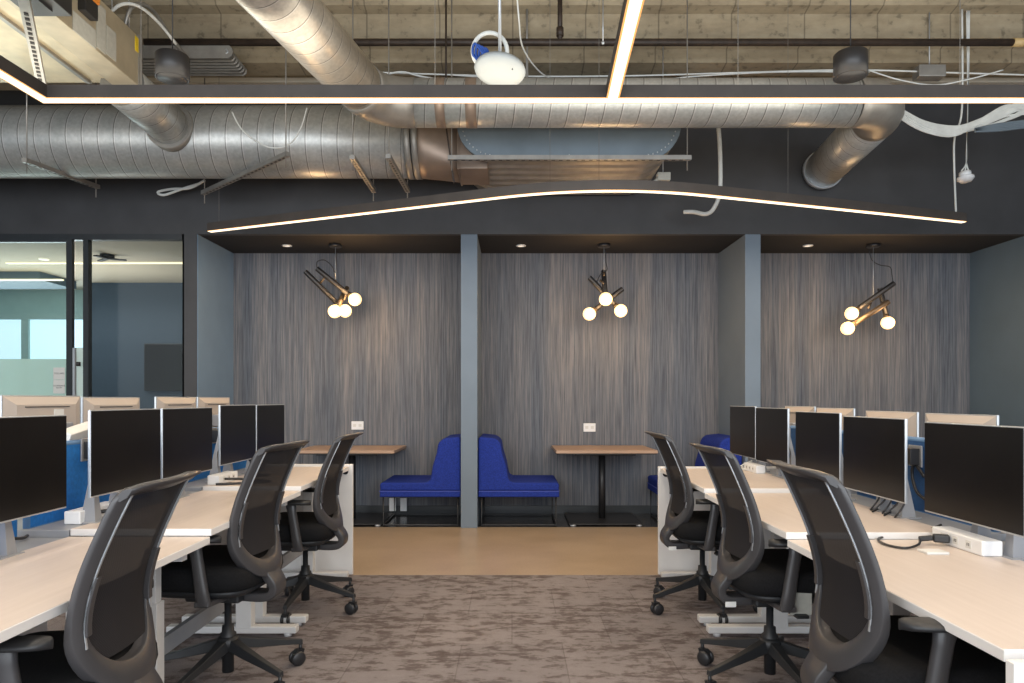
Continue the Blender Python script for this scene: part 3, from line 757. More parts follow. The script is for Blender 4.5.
# booth downlights
for px, lab in ((287, 'small round downlight in the left booth ceiling'), (521, 'small round downlight in the middle booth ceiling'), (808, 'small round downlight in the right booth ceiling')):
    x = P(px, 246, 7.16).x
    r = thing('downlight', lab, 'light', (x, 7.16, ZS), group='booth downlights')
    MB().lathe([(0, -0.004), (0.038, -0.004), (0.038, -0.001), (0, -0.001)], (x, 7.16, ZS), 20).build('lens', 'downlight', r)
    MB().lathe([(0.036, 0), (0.036, -0.008), (0.05, -0.006), (0.052, 0)], (x, 7.16, ZS), 20).build('rim', 'white_plastic', r)

# ------------------------------------------------------------------ pendants over the booth tables
def pendant(px, tubes, cord, label, links):
    Y = 7.10
    c0 = P(px, 246, Y)
    r = thing('pendant_lamp', label, 'pendant lamp', (c0.x, Y, ZS), group='booth pendant lamps')
    MB().lathe([(0, -0.03), (0.06, -0.03), (0.065, -0.025), (0.065, 0), (0, 0)], (c0.x, Y, ZS), 24).build('canopy', 'black_plastic', r)
    for (p0, p1, bl, ya, yb, mat) in tubes:
        a = P(*p0, Y + ya); b = P(*p1, Y + yb); c = P(*bl, Y + yb + (yb - ya) * 0.25)
        d = (c - a).normalized(); end = c - d * 0.055
        t = MB().tube([a, a + d * 0.001, end], 0.026, 20).build('lamp_tube', mat, r)
        MB().tube([end - d * 0.03, end + d * 0.004], 0.029, 20).build('socket', 'brass_tube', t)
        MB().sphere(c, 0.066, u=24, v=14).build('globe_bulb', 'bulb', t)
        li = bpy.data.lights.new('bulb_light', 'POINT'); li.energy = 6.5; li.color = (1, 0.62, 0.30); li.shadow_soft_size = 0.07
        lo = bpy.data.objects.new('bulb_light', li); C.objects.link(lo); lo.location = c + Vector((0, -0.10, -0.02))
    for (a, b) in links:
        MB().tube([P(*a, Y), P(*b, Y)], 0.012, 10).build('link', 'brass_tube', r)
    wpt = tubes[0]
    MB().tube([(c0.x, Y, ZS - 0.02), P(px, links[0][2] if len(links[0]) > 2 else links[0][0][1], Y)], 0.003, 6).build('suspension_wire', 'silver', r)
    MB().tube(smoothpath([P(x, y, Y + 0.02) for x, y in cord]), 0.005, 6).build('power_cord', 'black_plastic', r)
pendant(335.5, [((317, 268.7), (348.6, 291.4), (355, 299.4), 0.0, 0.0, 'black_plastic'), ((305.4, 271.6), (338, 304), (345, 311), 0.03, 0.03, 'black_plastic'), ((347, 288), (340, 302), (334.7, 311.4), 0.20, -0.06, 'brass_tube')],
        [(336.5, 250), (335.5, 272), (331, 265), (324, 260), (317, 262), (317, 269)], 'black three globe pendant over the left booth, tubes slanting down right', [((335.5, 280), (335.5, 283)), ((320, 283), (326, 276)), ((344, 300), (347, 290))])
pendant(604, [((603.5, 271.6), (605, 292), (605.7, 299), 0.18, -0.08, 'black_plastic'), ((589.3, 277.5), (615, 304), (620.8, 310.8), 0.03, 0.0, 'black_plastic'), ((622.5, 289), (597, 308), (589.3, 314), 0.06, 0.03, 'black_plastic')],
        [(605.5, 250), (606, 262), (607, 270), (601, 274), (597, 282), (599, 285)], 'black three globe pendant over the middle booth, tubes crossed like a star', [((604, 272), (604, 276)), ((600, 280), (606, 286))])
pendant(873.3, [((894, 283.3), (858, 307.5), (851.6, 313.4), 0.0, 0.0, 'black_plastic'), ((888.6, 301.8), (854, 325.2), (847.5, 328.4), -0.02, -0.02, 'brass_tube'), ((879.8, 288), (886, 314.7), (887.8, 322.8), 0.05, 0.05, 'black_plastic')],
        [(869, 250), (872, 260), (880, 265), (890, 267), (892, 275), (893, 283)], 'black three globe pendant over the right booth, tubes slanting down left', [((873.3, 296), (873.3, 298)), ((868, 309), (871, 303))])

# ------------------------------------------------------------------ booth furniture
def socket_plate(px, py, label, Y=YB):
    c = P(px, py, Y - 0.006)
    r = thing('wall_socket', label, 'wall socket', c, group='white wall sockets')
    MB().box((-0.065, -0.006, -0.045), (0.065, 0.006, 0.045), 0.004).build('plate', 'white_plastic', r, world=False)
    for sx in (-0.03, 0.03):
        m = MB().box((sx - 0.017, -0.0075, -0.016), (sx + 0.017, -0.005, 0.016))
        m.build('outlet', 'paper', r, world=False)
socket_plate(357.5, 425.5, 'white double wall socket above the left booth table')
socket_plate(589.5, 427.5, 'white double wall socket above the middle booth table')
for px, lab in ((394, 'left'), (405, 'right')):
    a = P(px - 4.5, 513, YB - 0.03)
    o = B((a.x, YB - 0.05, 0.03), (a.x + 0.07, YB - 0.016, 0.17), 'outlet_box', 'white_plastic', bev=0.004); recenter(o)
    tag(o, f'white low wall outlet box under the left bench, {lab} of two', 'outlet box', 'low outlet boxes')

def booth_table(xc, label, first=[None]):
    if first[0] is None:
        r = thing('booth_table', label, 'table', (xc, 7.12, 0), group='booth tables')
        MB().box((-0.49, -0.38, 0.705), (0.49, 0.40, 0.733), 0.003).build('tabletop', 'table_wood', r, world=False)
        MB().box((-0.485, -0.376, 0.695), (0.485, 0.396, 0.7045), 0.002).build('edge_underside', 'black_plastic', r, world=False)
        MB().box((-0.3, -0.25, 0.675), (0.3, 0.25, 0.696), 0.003).build('top_plate', 'black_plastic', r, world=False)
        MB().tube([(0, 0, 0.02), (0, 0, 0.69)], 0.035, 24).build('post', 'black_plastic', r, world=False)
        MB().box((-0.36, -0.34, 0.008), (0.36, 0.33, 0.02), 0.004).build('base_plate', 'black_plastic', r, world=False)
        for sx in (-0.32, 0.32):
            for sy in (-0.31, 0.3):
                MB().lathe([(0, 0), (0.03, 0), (0.03, 0.012), (0, 0.012)], (sx, sy, 0), 16).build('glide', 'white_plastic', r, world=False)
        first[0] = r
    else:
        dup(first[0], (xc, 7.12, 0), 0, label)
booth_table(-1.625, 'wood topped table on black pedestal in the left booth')
booth_table(0.915, 'wood topped table on black pedestal in the middle booth')

def make_bench(label, loc, rz):
    """backrest at x=0 against the partition, seat towards +x"""
    r = thing('booth_bench', label, 'bench', loc, rz, group='blue booth benches')
    W = 0.78; dpt = 0.35
    def arcp(cx, cz, rad, a0, a1, n=5): return [(cx + rad * math.cos(math.radians(a0 + (a1 - a0) * i / n)), cz + rad * math.sin(math.radians(a0 + (a1 - a0) * i / n))) for i in range(n + 1)]
    prof = [(0.0, 0.345), (W - 0.005, 0.345)] + arcp(W - 0.03, 0.395, 0.03, 0, 90) + arcp(0.35, 0.49, 0.065, 270, 205) + [(0.272, 0.58), (0.232, 0.71)] + arcp(0.125, 0.755, 0.10, 12, 90, 7) + [(0.06, 0.862)] + arcp(0.03, 0.835, 0.03, 90, 180)
    MB().prism(prof, -dpt, dpt, 'y', 0.02, 3).build('upholstery', 'bench_blue', r, world=False)
    MB().prism([(0, 0.285), (W, 0.285), (W, 0.342), (0, 0.342)], -dpt, dpt, 'y', 0.012, 2).build('seat_base', 'bench_blue', r, world=False)
    MB().box((0.005, -dpt - 0.003, 0.339), (W + 0.003, dpt + 0.003, 0.346)).build('piping', 'bench_piping', r, world=False)
    for sy in (-1, 1):
        y = sy * (dpt - 0.03)
        MB().tube([(0.03, y, 0.285), (0.03, y, 0.012), (W - 0.03, y, 0.012), (W - 0.03, y, 0.285)], 0.009, 8).build('sled_leg', 'black_plastic', r, world=False)
    MB().bar((W - 0.03, -dpt + 0.03, 0.012), (W - 0.03, dpt - 0.03, 0.012), 0.016, 0.016).build('cross_bar', 'black_plastic', r, world=False)
    return r
b0 = make_bench('blue bench with curved back right of the first partition, in the middle booth', (-0.325, 7.08, 0), 0)
dup(b0, (-0.493, 7.08, 0), PI, 'blue bench with curved back left of the first partition, in the left booth')
dup(b0, (2.217, 7.08, 0), PI, 'blue bench against the second partition, behind the right chairs')

# ------------------------------------------------------------------ desks
BAYS = [(1.465, 2.62), (2.63, 3.745), (3.755, 4.86)]
DZL = [0.708, 0.735, 0.757]; DZR = [0.697, 0.722, 0.745]
def desk(sgn, i):
    y0, y1 = BAYS[i]; z = (DZL if sgn < 0 else DZR)[i]
    xf = 1.13 if sgn < 0 else 1.03
    xb = 1.66
    side_w = 'left' if sgn < 0 else 'right'
    where = ('nearest', 'middle', 'farthest')[i]
    extra = {(-1, 0): 'below the first left monitor', (-1, 1): 'between two raised neighbours', (-1, 2): 'beside the far left end panel',
             (1, 0): 'with a power box on it', (1, 1): 'behind the front right chair', (1, 2): 'beside the far right end panel'}[(sgn, i)]
    r = thing('desk', f'{where} pale laminate desk of the {side_w} row, {extra}', 'desk', (sgn * 1.4, (y0 + y1) / 2, 0), group='workstation desks')
    def bx(x0, x1, ya, yb, za, zb, nm, mat, bev=0.0):
        xs = sorted((sgn * x0, sgn * x1)); return B((xs[0], ya, za), (xs[1], yb, zb), nm, mat, r, bev)
    top = bx(xf, xb, y0, y1, z - 0.026, z - 0.0, 'desktop', 'white_laminate', 0.002)
    bx(xf + 0.002, xb - 0.002, y0 + 0.002, y1 - 0.002, z - 0.001, z + 0.0008, 'desktop_surface', 'desk_wood')
    bx(xb + 0.005, 2.04, y0, y1, z - 0.045, z - 0.004, 'cable_rail', 'grey_metal', 0.003)
    bx(1.70, 1.715, y0 + 0.06, y1 - 0.06, z - 0.40, z - 0.045, 'modesty_panel', 'white_laminate')
    for yy in (y0 + 0.04, y1 - 0.12):
        xs = sgn * 1.38
        m = MB().box((xs - 0.04, yy - 0.03, 0.045), (xs + 0.04, yy + 0.03, 0.45), 0.003).box((xs - 0.032, yy - 0.022, 0.42), (xs + 0.032, yy + 0.022, z - 0.06), 0.002)
        xa, xc = sorted((sgn * (xf - 0.02), sgn * 1.78))
        m.box((xa, yy - 0.028, 0.018), (xc, yy + 0.028, 0.055), 0.006)
        m.bar((sgn * 1.17, yy, z - 0.045), (sgn * 1.62, yy, z - 0.045), 0.04, 0.032)
        for xx in (sgn * (xf + 0.03), sgn * 1.72): m.lathe([(0, 0), (0.02, 0), (0.02, 0.02), (0, 0.02)], (xx, yy, 0), 12)
        m.build('leg', 'leg_metal', r)
    MB().box((sgn * 1.40 - 0.012, y0 + 0.13, 0.20), (sgn * 1.40 + 0.012, y1 - 0.13, 0.27)).build('stretcher', 'grey_metal', r)
    m = MB().box((min(sgn * 1.52, sgn * 1.68), y0 + 0.2, z - 0.12), (max(sgn * 1.52, sgn * 1.68), y1 - 0.2, z - 0.10)).box((min(sgn * 1.66, sgn * 1.68), y0 + 0.2, z - 0.12), (max(sgn * 1.66, sgn * 1.68), y1 - 0.2, z - 0.046))
    m.build('cable_tray', 'grey_metal', r)
    m = MB().box((min(sgn * 1.22, sgn * 1.30), y0 + 0.22, z - 0.062), (max(sgn * 1.22, sgn * 1.30), y0 + 0.33, z - 0.027), 0.004)
    m.build('height_control', 'black_plastic', r)
    # divider screen
    da, db = y0 + 0.03, y1 - 0.03
    lab = {(-1, 0): 'bright blue desk divider behind the nearest left monitor', (-1, 1): 'bright blue desk divider behind the middle left monitor pair', (-1, 2): 'bright blue desk divider behind the farthest left monitor pair',
           (1, 0): 'navy blue desk divider behind the nearest right monitor', (1, 1): 'navy blue desk divider behind the middle right monitor pair', (1, 2): 'navy blue desk divider behind the farthest right monitor pair'}[(sgn, i)]
    dv = thing('desk_divider', lab, 'divider', (sgn * 1.845, (da + db) / 2, z - 0.004), group='blue desk dividers')
    rad = 0.05; zt = 1.037; zb = z - 0.004
    poly = [(da, zb), (db, zb)] + [(db - rad + rad * math.cos(t), zt - rad + rad * math.sin(t)) for t in [PI / 2 * q / 5 for q in range(6)]] + [(da + rad + rad * math.cos(t), zt - rad + rad * math.sin(t)) for t in [PI / 2 + PI / 2 * q / 5 for q in range(6)]]
    xa, xc = sorted((sgn * 1.832, sgn * 1.858))
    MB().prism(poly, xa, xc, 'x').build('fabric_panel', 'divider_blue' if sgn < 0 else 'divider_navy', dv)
    edge = [(sgn * 1.845, y, zz) for y, zz in poly]
    MB().tube(edge, 0.0145, 8, closed=True).build('edge_trim', 'divider_edge', dv)
    return z
for sgn in (-1, 1):
    for i in range(3): desk(sgn, i)
def end_panel(sgn, y0, y1, z, xf, label):
    r = thing('end_panel', label, 'panel', (sgn * 1.5, (y0 + y1) / 2, 0), group='white desk end panels')
    xs = sorted((sgn * (xf - 0.02), sgn * 2.05))
    MB().box((xs[0], y0, 0.004), (xs[1], y1, z), 0.002).build('board', 'white_laminate', r)
    c = (sgn * (xf + 0.03), y0 - 0.001, z - 0.05)
    MB().lathe([(0, -0.004), (0.016, -0.004), (0.02, 0), (0.02, 0.003), (0, 0.003)], (0, 0, 0), 16, Matrix.Translation(c) @ Matrix.Rotation(PI / 2, 4, 'X')).build('grommet', 'black_plastic', r)
end_panel(-1, 4.875, 4.90, 0.772, 1.13, 'white end panel closing the far end of the left desk row')
end_panel(1, 4.875, 4.90, 0.755, 1.04, 'white end panel closing the far end of the right desk row')
end_panel(1, 1.38, 1.405, 0.700, 1.01, 'white end panel at the near right corner of the picture')

# ------------------------------------------------------------------ monitors
def make_monitor(label, loc, rz):
    """screen faces +x; origin on the desk rail under the stand"""
    r = thing('monitor', label, 'monitor', loc, rz, group='desk monitors')
    MB().box((0.089, -0.265, 0.12), (0.100, 0.265, 0.44), 0.002).build('case', 'silver', r, world=False)
    MB().box((0.0995, -0.261, 0.126), (0.1022, 0.261, 0.436)).build('screen', 'screen_black', r, world=False)
    m = MB().loft([[(0.090, y, z) for y, z in ((-.262, .123), (.262, .123), (.262, .437), (-.262, .437))], [(0.072, y, z) for y, z in ((-.20, .17), (.20, .17), (.20, .40), (-.20, .40))]])
    bk = m.build('back_shell', 'monitor_back', r, world=False)
    MB().box((0.0690, -0.15, 0.388), (0.0765, 0.15, 0.392)).build('vent_slot', 'frame_dark', bk, world=False)
    st = MB()
    for s in (-1, 1):
        st.loft([[(-.03, s * .09 - .024, 0.006), (.03, s * .09 - .024, 0.006), (.03, s * .09 + .024, 0.006), (-.03, s * .09 + .024, 0.006)],
                 [(-.008, s * .085 - .010, 0.16), (.012, s * .085 - .010, 0.16), (.012, s * .085 + .010, 0.16), (-.008, s * .085 + .010, 0.16)],
                 [(.012, s * .07 - .010, 0.27), (.03, s * .07 - .010, 0.27), (.03, s * .07 + .010, 0.27), (.012, s * .07 + .010, 0.27)]])
    st.build('stand_post', 'grey_metal', r, world=False)
    MB().box((0.012, -0.085, 0.24), (0.073, 0.085, 0.32), 0.004).build('stand_bracket', 'grey_metal', r, world=False)
    MB().box((-0.045, -0.13, 0.0), (0.045, 0.13, 0.008), 0.002).build('stand_base', 'grey_metal', r, world=False)
    return r
mon = [None]
def place_monitor(sgn, y0, y1, ztop, bay, label, opp=False):
    z = (DZL if sgn < 0 else DZR)[bay]
    X = 1.677 if not opp else 1.985
    loc = (sgn * X, (y0 + y1) / 2, z + 0.0 - 0.004)
    # front monitors face the aisle, the opposite ones face away from it
    rz = (0 if sgn < 0 else PI) if not opp else (PI if sgn < 0 else 0)
    if mon[0] is None: mon[0] = o = make_monitor(label, loc, rz)
    else: o = dup(mon[0], loc, rz, label)
    dz = ztop - (z - 0.004) - 0.44
    for ch in o.children:
        nm = ch.name.split('.')[0]
        k = 1.0 if opp else (1.07 if sgn > 0 else 1.03)
        if nm in ('case', 'screen', 'back_shell'): ch.scale.z = k; ch.scale.y = 0.985; ch.location.z = dz + 0.44 * (1 - k)
        elif nm == 'stand_bracket': ch.location.z = dz
        elif nm == 'stand_post': ch.scale.z = (0.27 + dz) / 0.27 if dz > -0.1 else 1
    return o
place_monitor(-1, 1.95, 2.485, 1.168, 0, 'dark monitor cut by the left picture edge on the nearest left desk')
place_monitor(-1, 2.618, 3.142, 1.182, 1, 'dark monitor right behind the nearest left chair, with blue divider to its left')
place_monitor(-1, 3.153, 3.687, 1.182, 1, 'dark monitor beside the left booth wall, second of the touching middle left pair')
place_monitor(-1, 3.78, 4.31, 1.192, 2, 'dark monitor in front of the striped wall, first of the far left pair')
place_monitor(-1, 4.32, 4.852, 1.19, 2, 'narrowest looking dark monitor at the far end of the left row')
place_monitor(1, 2.15, 2.68, 1.137, 0, 'large dark monitor cut by the right picture edge, above the power box')
place_monitor(1, 2.80, 3.34, 1.145, 1, 'dark monitor above the nearest right chair, just left of the small black box')
place_monitor(1, 3.36, 3.90, 1.158, 1, 'dark monitor second from the near end of the right row')
place_monitor(1, 4.00, 4.53, 1.172, 2, 'dark monitor with silver edge in the far right pair, nearer one')
place_monitor(1, 4.55, 5.05, 1.178, 2, 'narrowest looking dark monitor at the far end of the right row')
for (a, b, z, bay, lab) in ((2.84, 3.37, 1.24, 1, 'turned away monitor with a white sticker below the glass door'), (3.385, 3.90, 1.235, 1, 'turned away monitor below the glass partition, second from the left'),
                            (4.08, 4.60, 1.24, 2, 'turned away monitor below the wall television'), (4.62, 5.15, 1.24, 2, 'turned away monitor farthest along the left row')):
    o = place_monitor(-1, a, b, z, bay, lab, True)
    if 'sticker' in lab:
        for ch in o.children:
            if ch.name.startswith('back_shell'):
                MB().box((0.0688, -0.105, 0.335), (0.0735, -0.04, 0.378)).build('sticker', 'paper', ch, world=False)
for (a, b, z, bay, lab) in ((2.97, 3.54, 1.155, 1, 'turned away monitor nearest the camera in the right row'), (3.56, 4.13, 1.158, 1, 'turned away monitor second from the near end of the right row'),
                            (4.26, 4.76, 1.168, 2, 'turned away monitor third along the right row'), (4.80, 5.32, 1.175, 2, 'turned away monitor at the far end of the right row')):
    place_monitor(1, a, b, z, bay, lab, True)

# ------------------------------------------------------------------ desk clutter
def power_box(x0, x1, y0, y1, z, label, outlets=1, sgn=1):
    r = thing('power_box', label, 'power box', ((x0 + x1) / 2, (y0 + y1) / 2, z), group='white power boxes')
    MB().box((x0, y0, z), (x1, y1, z + 0.052), 0.005).build('case', 'white_plastic', r)
    xf = x0 if sgn > 0 else x1
    for q in range(3):
        yy = y0 + (y1 - y0) * (0.25 + 0.25 * q)
        MB().box((xf - 0.0015, yy - 0.014, z + 0.014), (xf + 0.0015, yy + 0.014, z + 0.04)).build('outlet', 'paper', r)
        MB().box((xf - 0.0025, yy - 0.006, z + 0.022), (xf + 0.0025, yy - 0.003, z + 0.032)).box((xf - 0.0025, yy + 0.003, z + 0.022), (xf + 0.0025, yy + 0.006, z + 0.032)).build('slots', 'ink', r)
zr = DZR
power_box(1.565, 1.635, 2.33, 2.61, DZR[0] + 0.001, 'white power box with a plug in it on the nearest right desk')
power_box(1.57, 1.63, 4.50, 4.74, DZR[2] + 0.001, 'white power box on the farthest right desk')
power_box(-1.755, -1.69, 2.74, 3.02, DZL[1] - 0.003, 'white power box on the desk behind the nearest left chair', sgn=-1)
power_box(-1.655, -1.59, 3.80, 4.06, DZL[2] + 0.001, 'white power box on the farthest left desk', sgn=-1)
# plug and cable on the near right desk
zd = DZR[0] + 0.007
r = thing('power_plug', 'black plug with a looped cable and white tag at the right power box', 'plug', (1.5, 2.5, zd))
MB().bar((1.562, 2.50, zd + 0.02), (1.515, 2.52, zd + 0.02), 0.032, 0.028, 0.005).build('plug_body', 'black_plastic', r)
MB().bar((1.515, 2.52, zd + 0.02), (1.475, 2.54, zd + 0.012), 0.02, 0.018, 0.004).build('strain_relief', 'black_plastic', r)
MB().tube(smoothpath([(1.48, 2.54, zd + 0.012), (1.44, 2.48, zd + 0.004), (1.37, 2.44, zd), (1.335, 2.50, zd), (1.36, 2.60, zd), (1.44, 2.66, zd), (1.56, 2.70, zd), (1.68, 2.74, zd + 0.028)]), 0.0045, 8).build('cord', 'black_plastic', r)
MB().box((1.40, 2.36, zd - 0.0055), (1.475, 2.42, zd + 0.002), 0.001).build('paper_tag', 'paper', r)
# cables
zd = DZR[1] + 0.008
for q in range(5):
    y = 2.95 + q * 0.05
    cable('monitor_cable', [(1.66, y, zd + 0.10), (1.64, y - 0.02, zd + 0.05), (1.61 - 0.02 * (q % 2), y - 0.01, zd), (1.655, y + 0.06, zd + 0.0)], 0.0038, 'black_plastic', 'short black cable in the tangle under the middle right monitors', group='tangled monitor cables')
cable('monitor_cable', [(1.826, 3.10, 0.88), (1.815, 3.155, 0.93), (1.815, 3.175, 0.88), (1.815, 3.14, 0.81), (1.826, 3.09, 0.78)], 0.007, 'black_plastic', 'black cable looping down the navy divider under the small black box')
zd = DZL[0] + 0.008
cable('monitor_cable', [(-1.815, 2.30, zd + 0.09), (-1.79, 2.42, zd + 0.03), (-1.79, 2.55, zd), (-1.80, 2.60, zd)], 0.006, 'black_plastic', 'black cable lying along the rail at the left picture edge')
zd = DZL[1] + 0.008
cable('monitor_cable', [(-1.688, 2.84, zd + 0.02), (-1.64, 2.87, zd + 0.025), (-1.60, 2.84, zd + 0.015), (-1.57, 2.76, zd), (-1.54, 2.72, zd)], 0.008, 'black_plastic', 'black plug cable beside the left power box behind the nearest chair')
zd = DZL[2] + 0.008
cable('monitor_cable', [(-1.585, 3.86, zd + 0.02), (-1.50, 3.90, zd + 0.015), (-1.43, 3.96, zd), (-1.36, 3.92, zd), (-1.46, 3.84, zd), (-1.60, 3.78, zd)], 0.007, 'black_plastic', 'black looped cable on the farthest left desk')
cable('monitor_cable', [(-1.62, 4.22, zd + 0.13), (-1.58, 4.24, zd + 0.09), (-1.56, 4.20, zd + 0.04), (-1.52, 4.22, zd), (-1.48, 4.26, zd)], 0.012, 'black_plastic', 'thick black cable under the first far left monitor')
cable('monitor_cable', [(-1.815, 3.72, 0.90), (-1.80, 3.76, 0.94), (-1.80, 3.80, 0.88), (-1.81, 3.78, 0.80), (-1.815, 3.74, 0.78)], 0.007, 'black_plastic', 'black cable looping down the far left blue divider')
zd = DZR[2] + 0.008
cable('monitor_cable', [(1.64, 4.78, zd + 0.05), (1.60, 4.80, zd + 0.03), (1.55, 4.79, zd), (1.58, 4.70, zd), (1.56, 4.76, zd)], 0.006, 'cable_white', 'white cable beside the power box on the farthest right desk')
def dock(x, y, z, sgn, label):
    r = thing('dock_box', label, 'device', (x, y, z), group='divider mounted boxes')
    x0, x1 = sorted((x - sgn * 0.030, x + sgn * 0.012))
    MB().box((x0, y - 0.04, z - 0.036), (x1, y + 0.04, z + 0.038), 0.003).build('case', 'black_plastic', r)
    x0, x1 = sorted((x + sgn * 0.012, x + sgn * 0.0195))
    MB().box((x0, y - 0.052, z - 0.046), (x1, y + 0.052, z + 0.05), 0.002).build('bracket', 'grey_metal', r)
dock(1.811, 3.17, 0.965, 1, 'small black box with grey bracket on the navy divider')
dock(-1.811, 3.02, 1.005, -1, 'small black box with grey bracket on the near left divider')
dock(-1.811, 4.28, 1.00, -1, 'small black box on the far left divider between monitors')
# pale tilted board above the divider
a = P(64, 437, 2.92); b = P(99, 425, 3.17)
o = MB().bar(a, b, 0.05, 0.045, 0.004, up=(0.5, 0, 1)).build('tilted_board', 'paper'); recenter(o); tag(o, 'pale tilted board just above the blue divider left of the middle monitors', 'board')

# ------------------------------------------------------------------ office chairs
def crom(keys, v):
    for i in range(len(keys) - 1):
        if v <= keys[i + 1][0] or i == len(keys) - 2:
            (v0, p0), (v1, p1), (v2, p2), (v3, p3) = keys[max(0, i - 1)], keys[i], keys[i + 1], keys[min(len(keys) - 1, i + 2)]
            t = (v - v1) / (v2 - v1)
            m1 = (p2 - p0) / (v2 - v0) * (v2 - v1) if v2 != v0 else 0; m2 = (p3 - p1) / (v3 - v1) * (v2 - v1) if v3 != v1 else 0
            t2, t3 = t * t, t ** 3
            return (2 * t3 - 3 * t2 + 1) * p1 + (t3 - 2 * t2 + t) * m1 + (-2 * t3 + 3 * t2) * p2 + (t3 - t2) * m2
ZB0, ZB1 = 0.445, 1.005
KX = [(0.0, -0.218), (0.12, -0.194), (0.28, -0.170), (0.42, -0.168), (0.6, -0.192), (0.8, -0.237), (1.0, -0.290)]
def backx(y, z):
    v = min(1, max(0, (z - ZB0) / (ZB1 - ZB0)))
    return crom(KX, v) + 0.036 * (y / 0.21) ** 2
def loop(hw, zb, zt, rb, rc):
    pts = []
    for i in range(14):
        a = -PI / 2 + PI / 2 * i / 13
        pts.append((hw * abs(math.cos(a)) ** 0.85, zb + rb + rb * math.sin(a)))
    for i in range(1, 9): pts.append((hw, zb + rb + (zt - rc - zb - rb) * i / 9))
    for i in range(6):
        a = PI / 2 * i / 5
        pts.append((hw - rc + rc * math.cos(a), zt - rc + rc * math.sin(a)))
    for i in range(1, 4): pts.append(((hw - rc) * (1 - i / 3), zt))
    left = [(-y, z) for y, z in reversed(pts[1:-1])]
    return pts + left
def make_chair(label, loc, rz):
    r = thing('office_chair', label, 'office chair', loc, rz, group='black mesh office chairs')
    # frame ring
    O = loop(0.210, ZB0, ZB1, 0.20, 0.035); I = loop(0.170, ZB0 + 0.075, ZB1 - 0.022, 0.155, 0.02)
    def th(z): return 0.022 + 0.028 * max(0, 1 - (z - ZB0) / 0.22)
    def pt(y, z, f): return (backx(y, z) + f * th(z), y, z)
    n = len(O)
    secs = []
    for k in range(n):
        (yo, zo), (yi, zi) = O[k], I[k]
        ym, zm = (yo + yi) / 2, (zo + zi) / 2
        secs.append([(backx(yo, zo) + 0.006, yo, zo), (backx(ym, zm) - 0.004, ym, zm), (backx(yi, zi) + 0.004, yi, zi), (backx(yi, zi) + th(zi), yi, zi), (backx(yo, zo) + th(zo), yo, zo)])
    m = MB().loft(secs, smooth=True, closed=True)
    fr = m.build('back_frame', 'chair_frame', r, world=False, bevel=0.003)
    # rolled top rail leaning back
    secs = []
    for i in range(19):
        u = -1 + 2 * i / 18; y = 0.207 * u; q = max(0.12, (1 - abs(u) ** 5)) ** 0.6; x = backx(y, ZB1); dz = -0.012 * abs(u) ** 6
        secs.append([(x - 0.036 * q, y, ZB1 + 0.003 + dz), (x - 0.038 * q, y, ZB1 + 0.011 + dz), (x + 0.008, y, ZB1 + 0.008 + dz), (x + 0.026, y, ZB1 - 0.010 + dz), (x + 0.018, y, ZB1 - 0.022 + dz), (x + 0.0, y, ZB1 - 0.012 + dz)])
    MB().loft(secs, smooth=True).build('top_rail', 'chair_frame', r, world=False)
    # woven back: dense lumbar zone below, sheer above
    def sheet(za, zb, off, nm, mat):
        secs = []; ro = 0.155; zbase = ZB0 + 0.075 - 0.006
        m = MB(); rows = []
        for j in range(17):
            z = za + (zb - za) * j / 16
            t = max(0.0, 1 - (z - zbase) / ro)
            hw = 0.176 * (max(0, 1 - t ** 2.2)) ** 0.5
            if t >= 1: hw = 0.004
            rows.append([m.bm.verts.new((backx(hw * s, z) + off, hw * s, z)) for s in [q / 8 - 1 for q in range(17)]])
        for A, Bq in zip(rows, rows[1:]):
            for k in range(16):
                f = m.bm.faces.new((A[k], A[k + 1], Bq[k + 1], Bq[k])); f.smooth = True
        return m.build(nm, mat, r, world=False)
    sheet(ZB0 + 0.105, ZB1 - 0.01, 0.012, 'back_mesh', 'mesh_fabric')
    sheet(ZB0 + 0.105, 0.745, 0.018, 'lumbar_panel', 'mesh_dense')
    for s in (-1, 1):
        secs = []
        for j in range(7):
            z = 0.63 + 0.15 * j / 6; y = s * 0.172; x = backx(y, z)
            secs.append([(x - 0.008, y - 0.012, z), (x - 0.008, y + 0.012, z), (x + 0.03, y + 0.012, z), (x + 0.03, y - 0.012, z)])
        MB().loft(secs).build('lumbar_slider', 'chair_frame', r, world=False, bevel=0.003)
        secs = []
        for j in range(20):
            z = 0.60 + 0.385 * j / 19; y = s * 0.180; x = backx(y, z)
            secs.append([(x - 0.004, y - 0.004, z), (x - 0.004, y + 0.004, z), (x + 0.006, y + 0.004, z), (x + 0.006, y - 0.004, z)])
        MB().loft(secs).build('frame_ridge', 'silver', fr, world=False)
    # bracket from the frame bottom under the seat
    path = smoothpath([(-0.166, 0, 0.500), (-0.196, 0, 0.452), (-0.222, 0, 0.408), (-0.210, 0, 0.370), (-0.15, 0, 0.358), (0.02, 0, 0.368)], 6)
    wd = [0.08] * 3; secs = []
    N = len(path)
    for i, p in enumerate(path):
        a = path[max(0, i - 1)]; b = path[min(N - 1, i + 1)]; t = (b - a).normalized(); nrm = Vector((-t.z, 0, t.x))
        t_ = i / (N - 1); w = 0.066 - 0.014 * min(1, t_ * 2.2); hh = 0.018
        secs.append([p + nrm * hh + Vector((0, -w, 0)), p + nrm * hh + Vector((0, w, 0)), p - nrm * hh + Vector((0, w, 0)), p - nrm * hh + Vector((0, -w, 0))])
    MB().loft(secs, smooth=True).build('back_bracket', 'chair_frame', r, world=False, bevel=0.006)
    # seat cushion
    secs = []
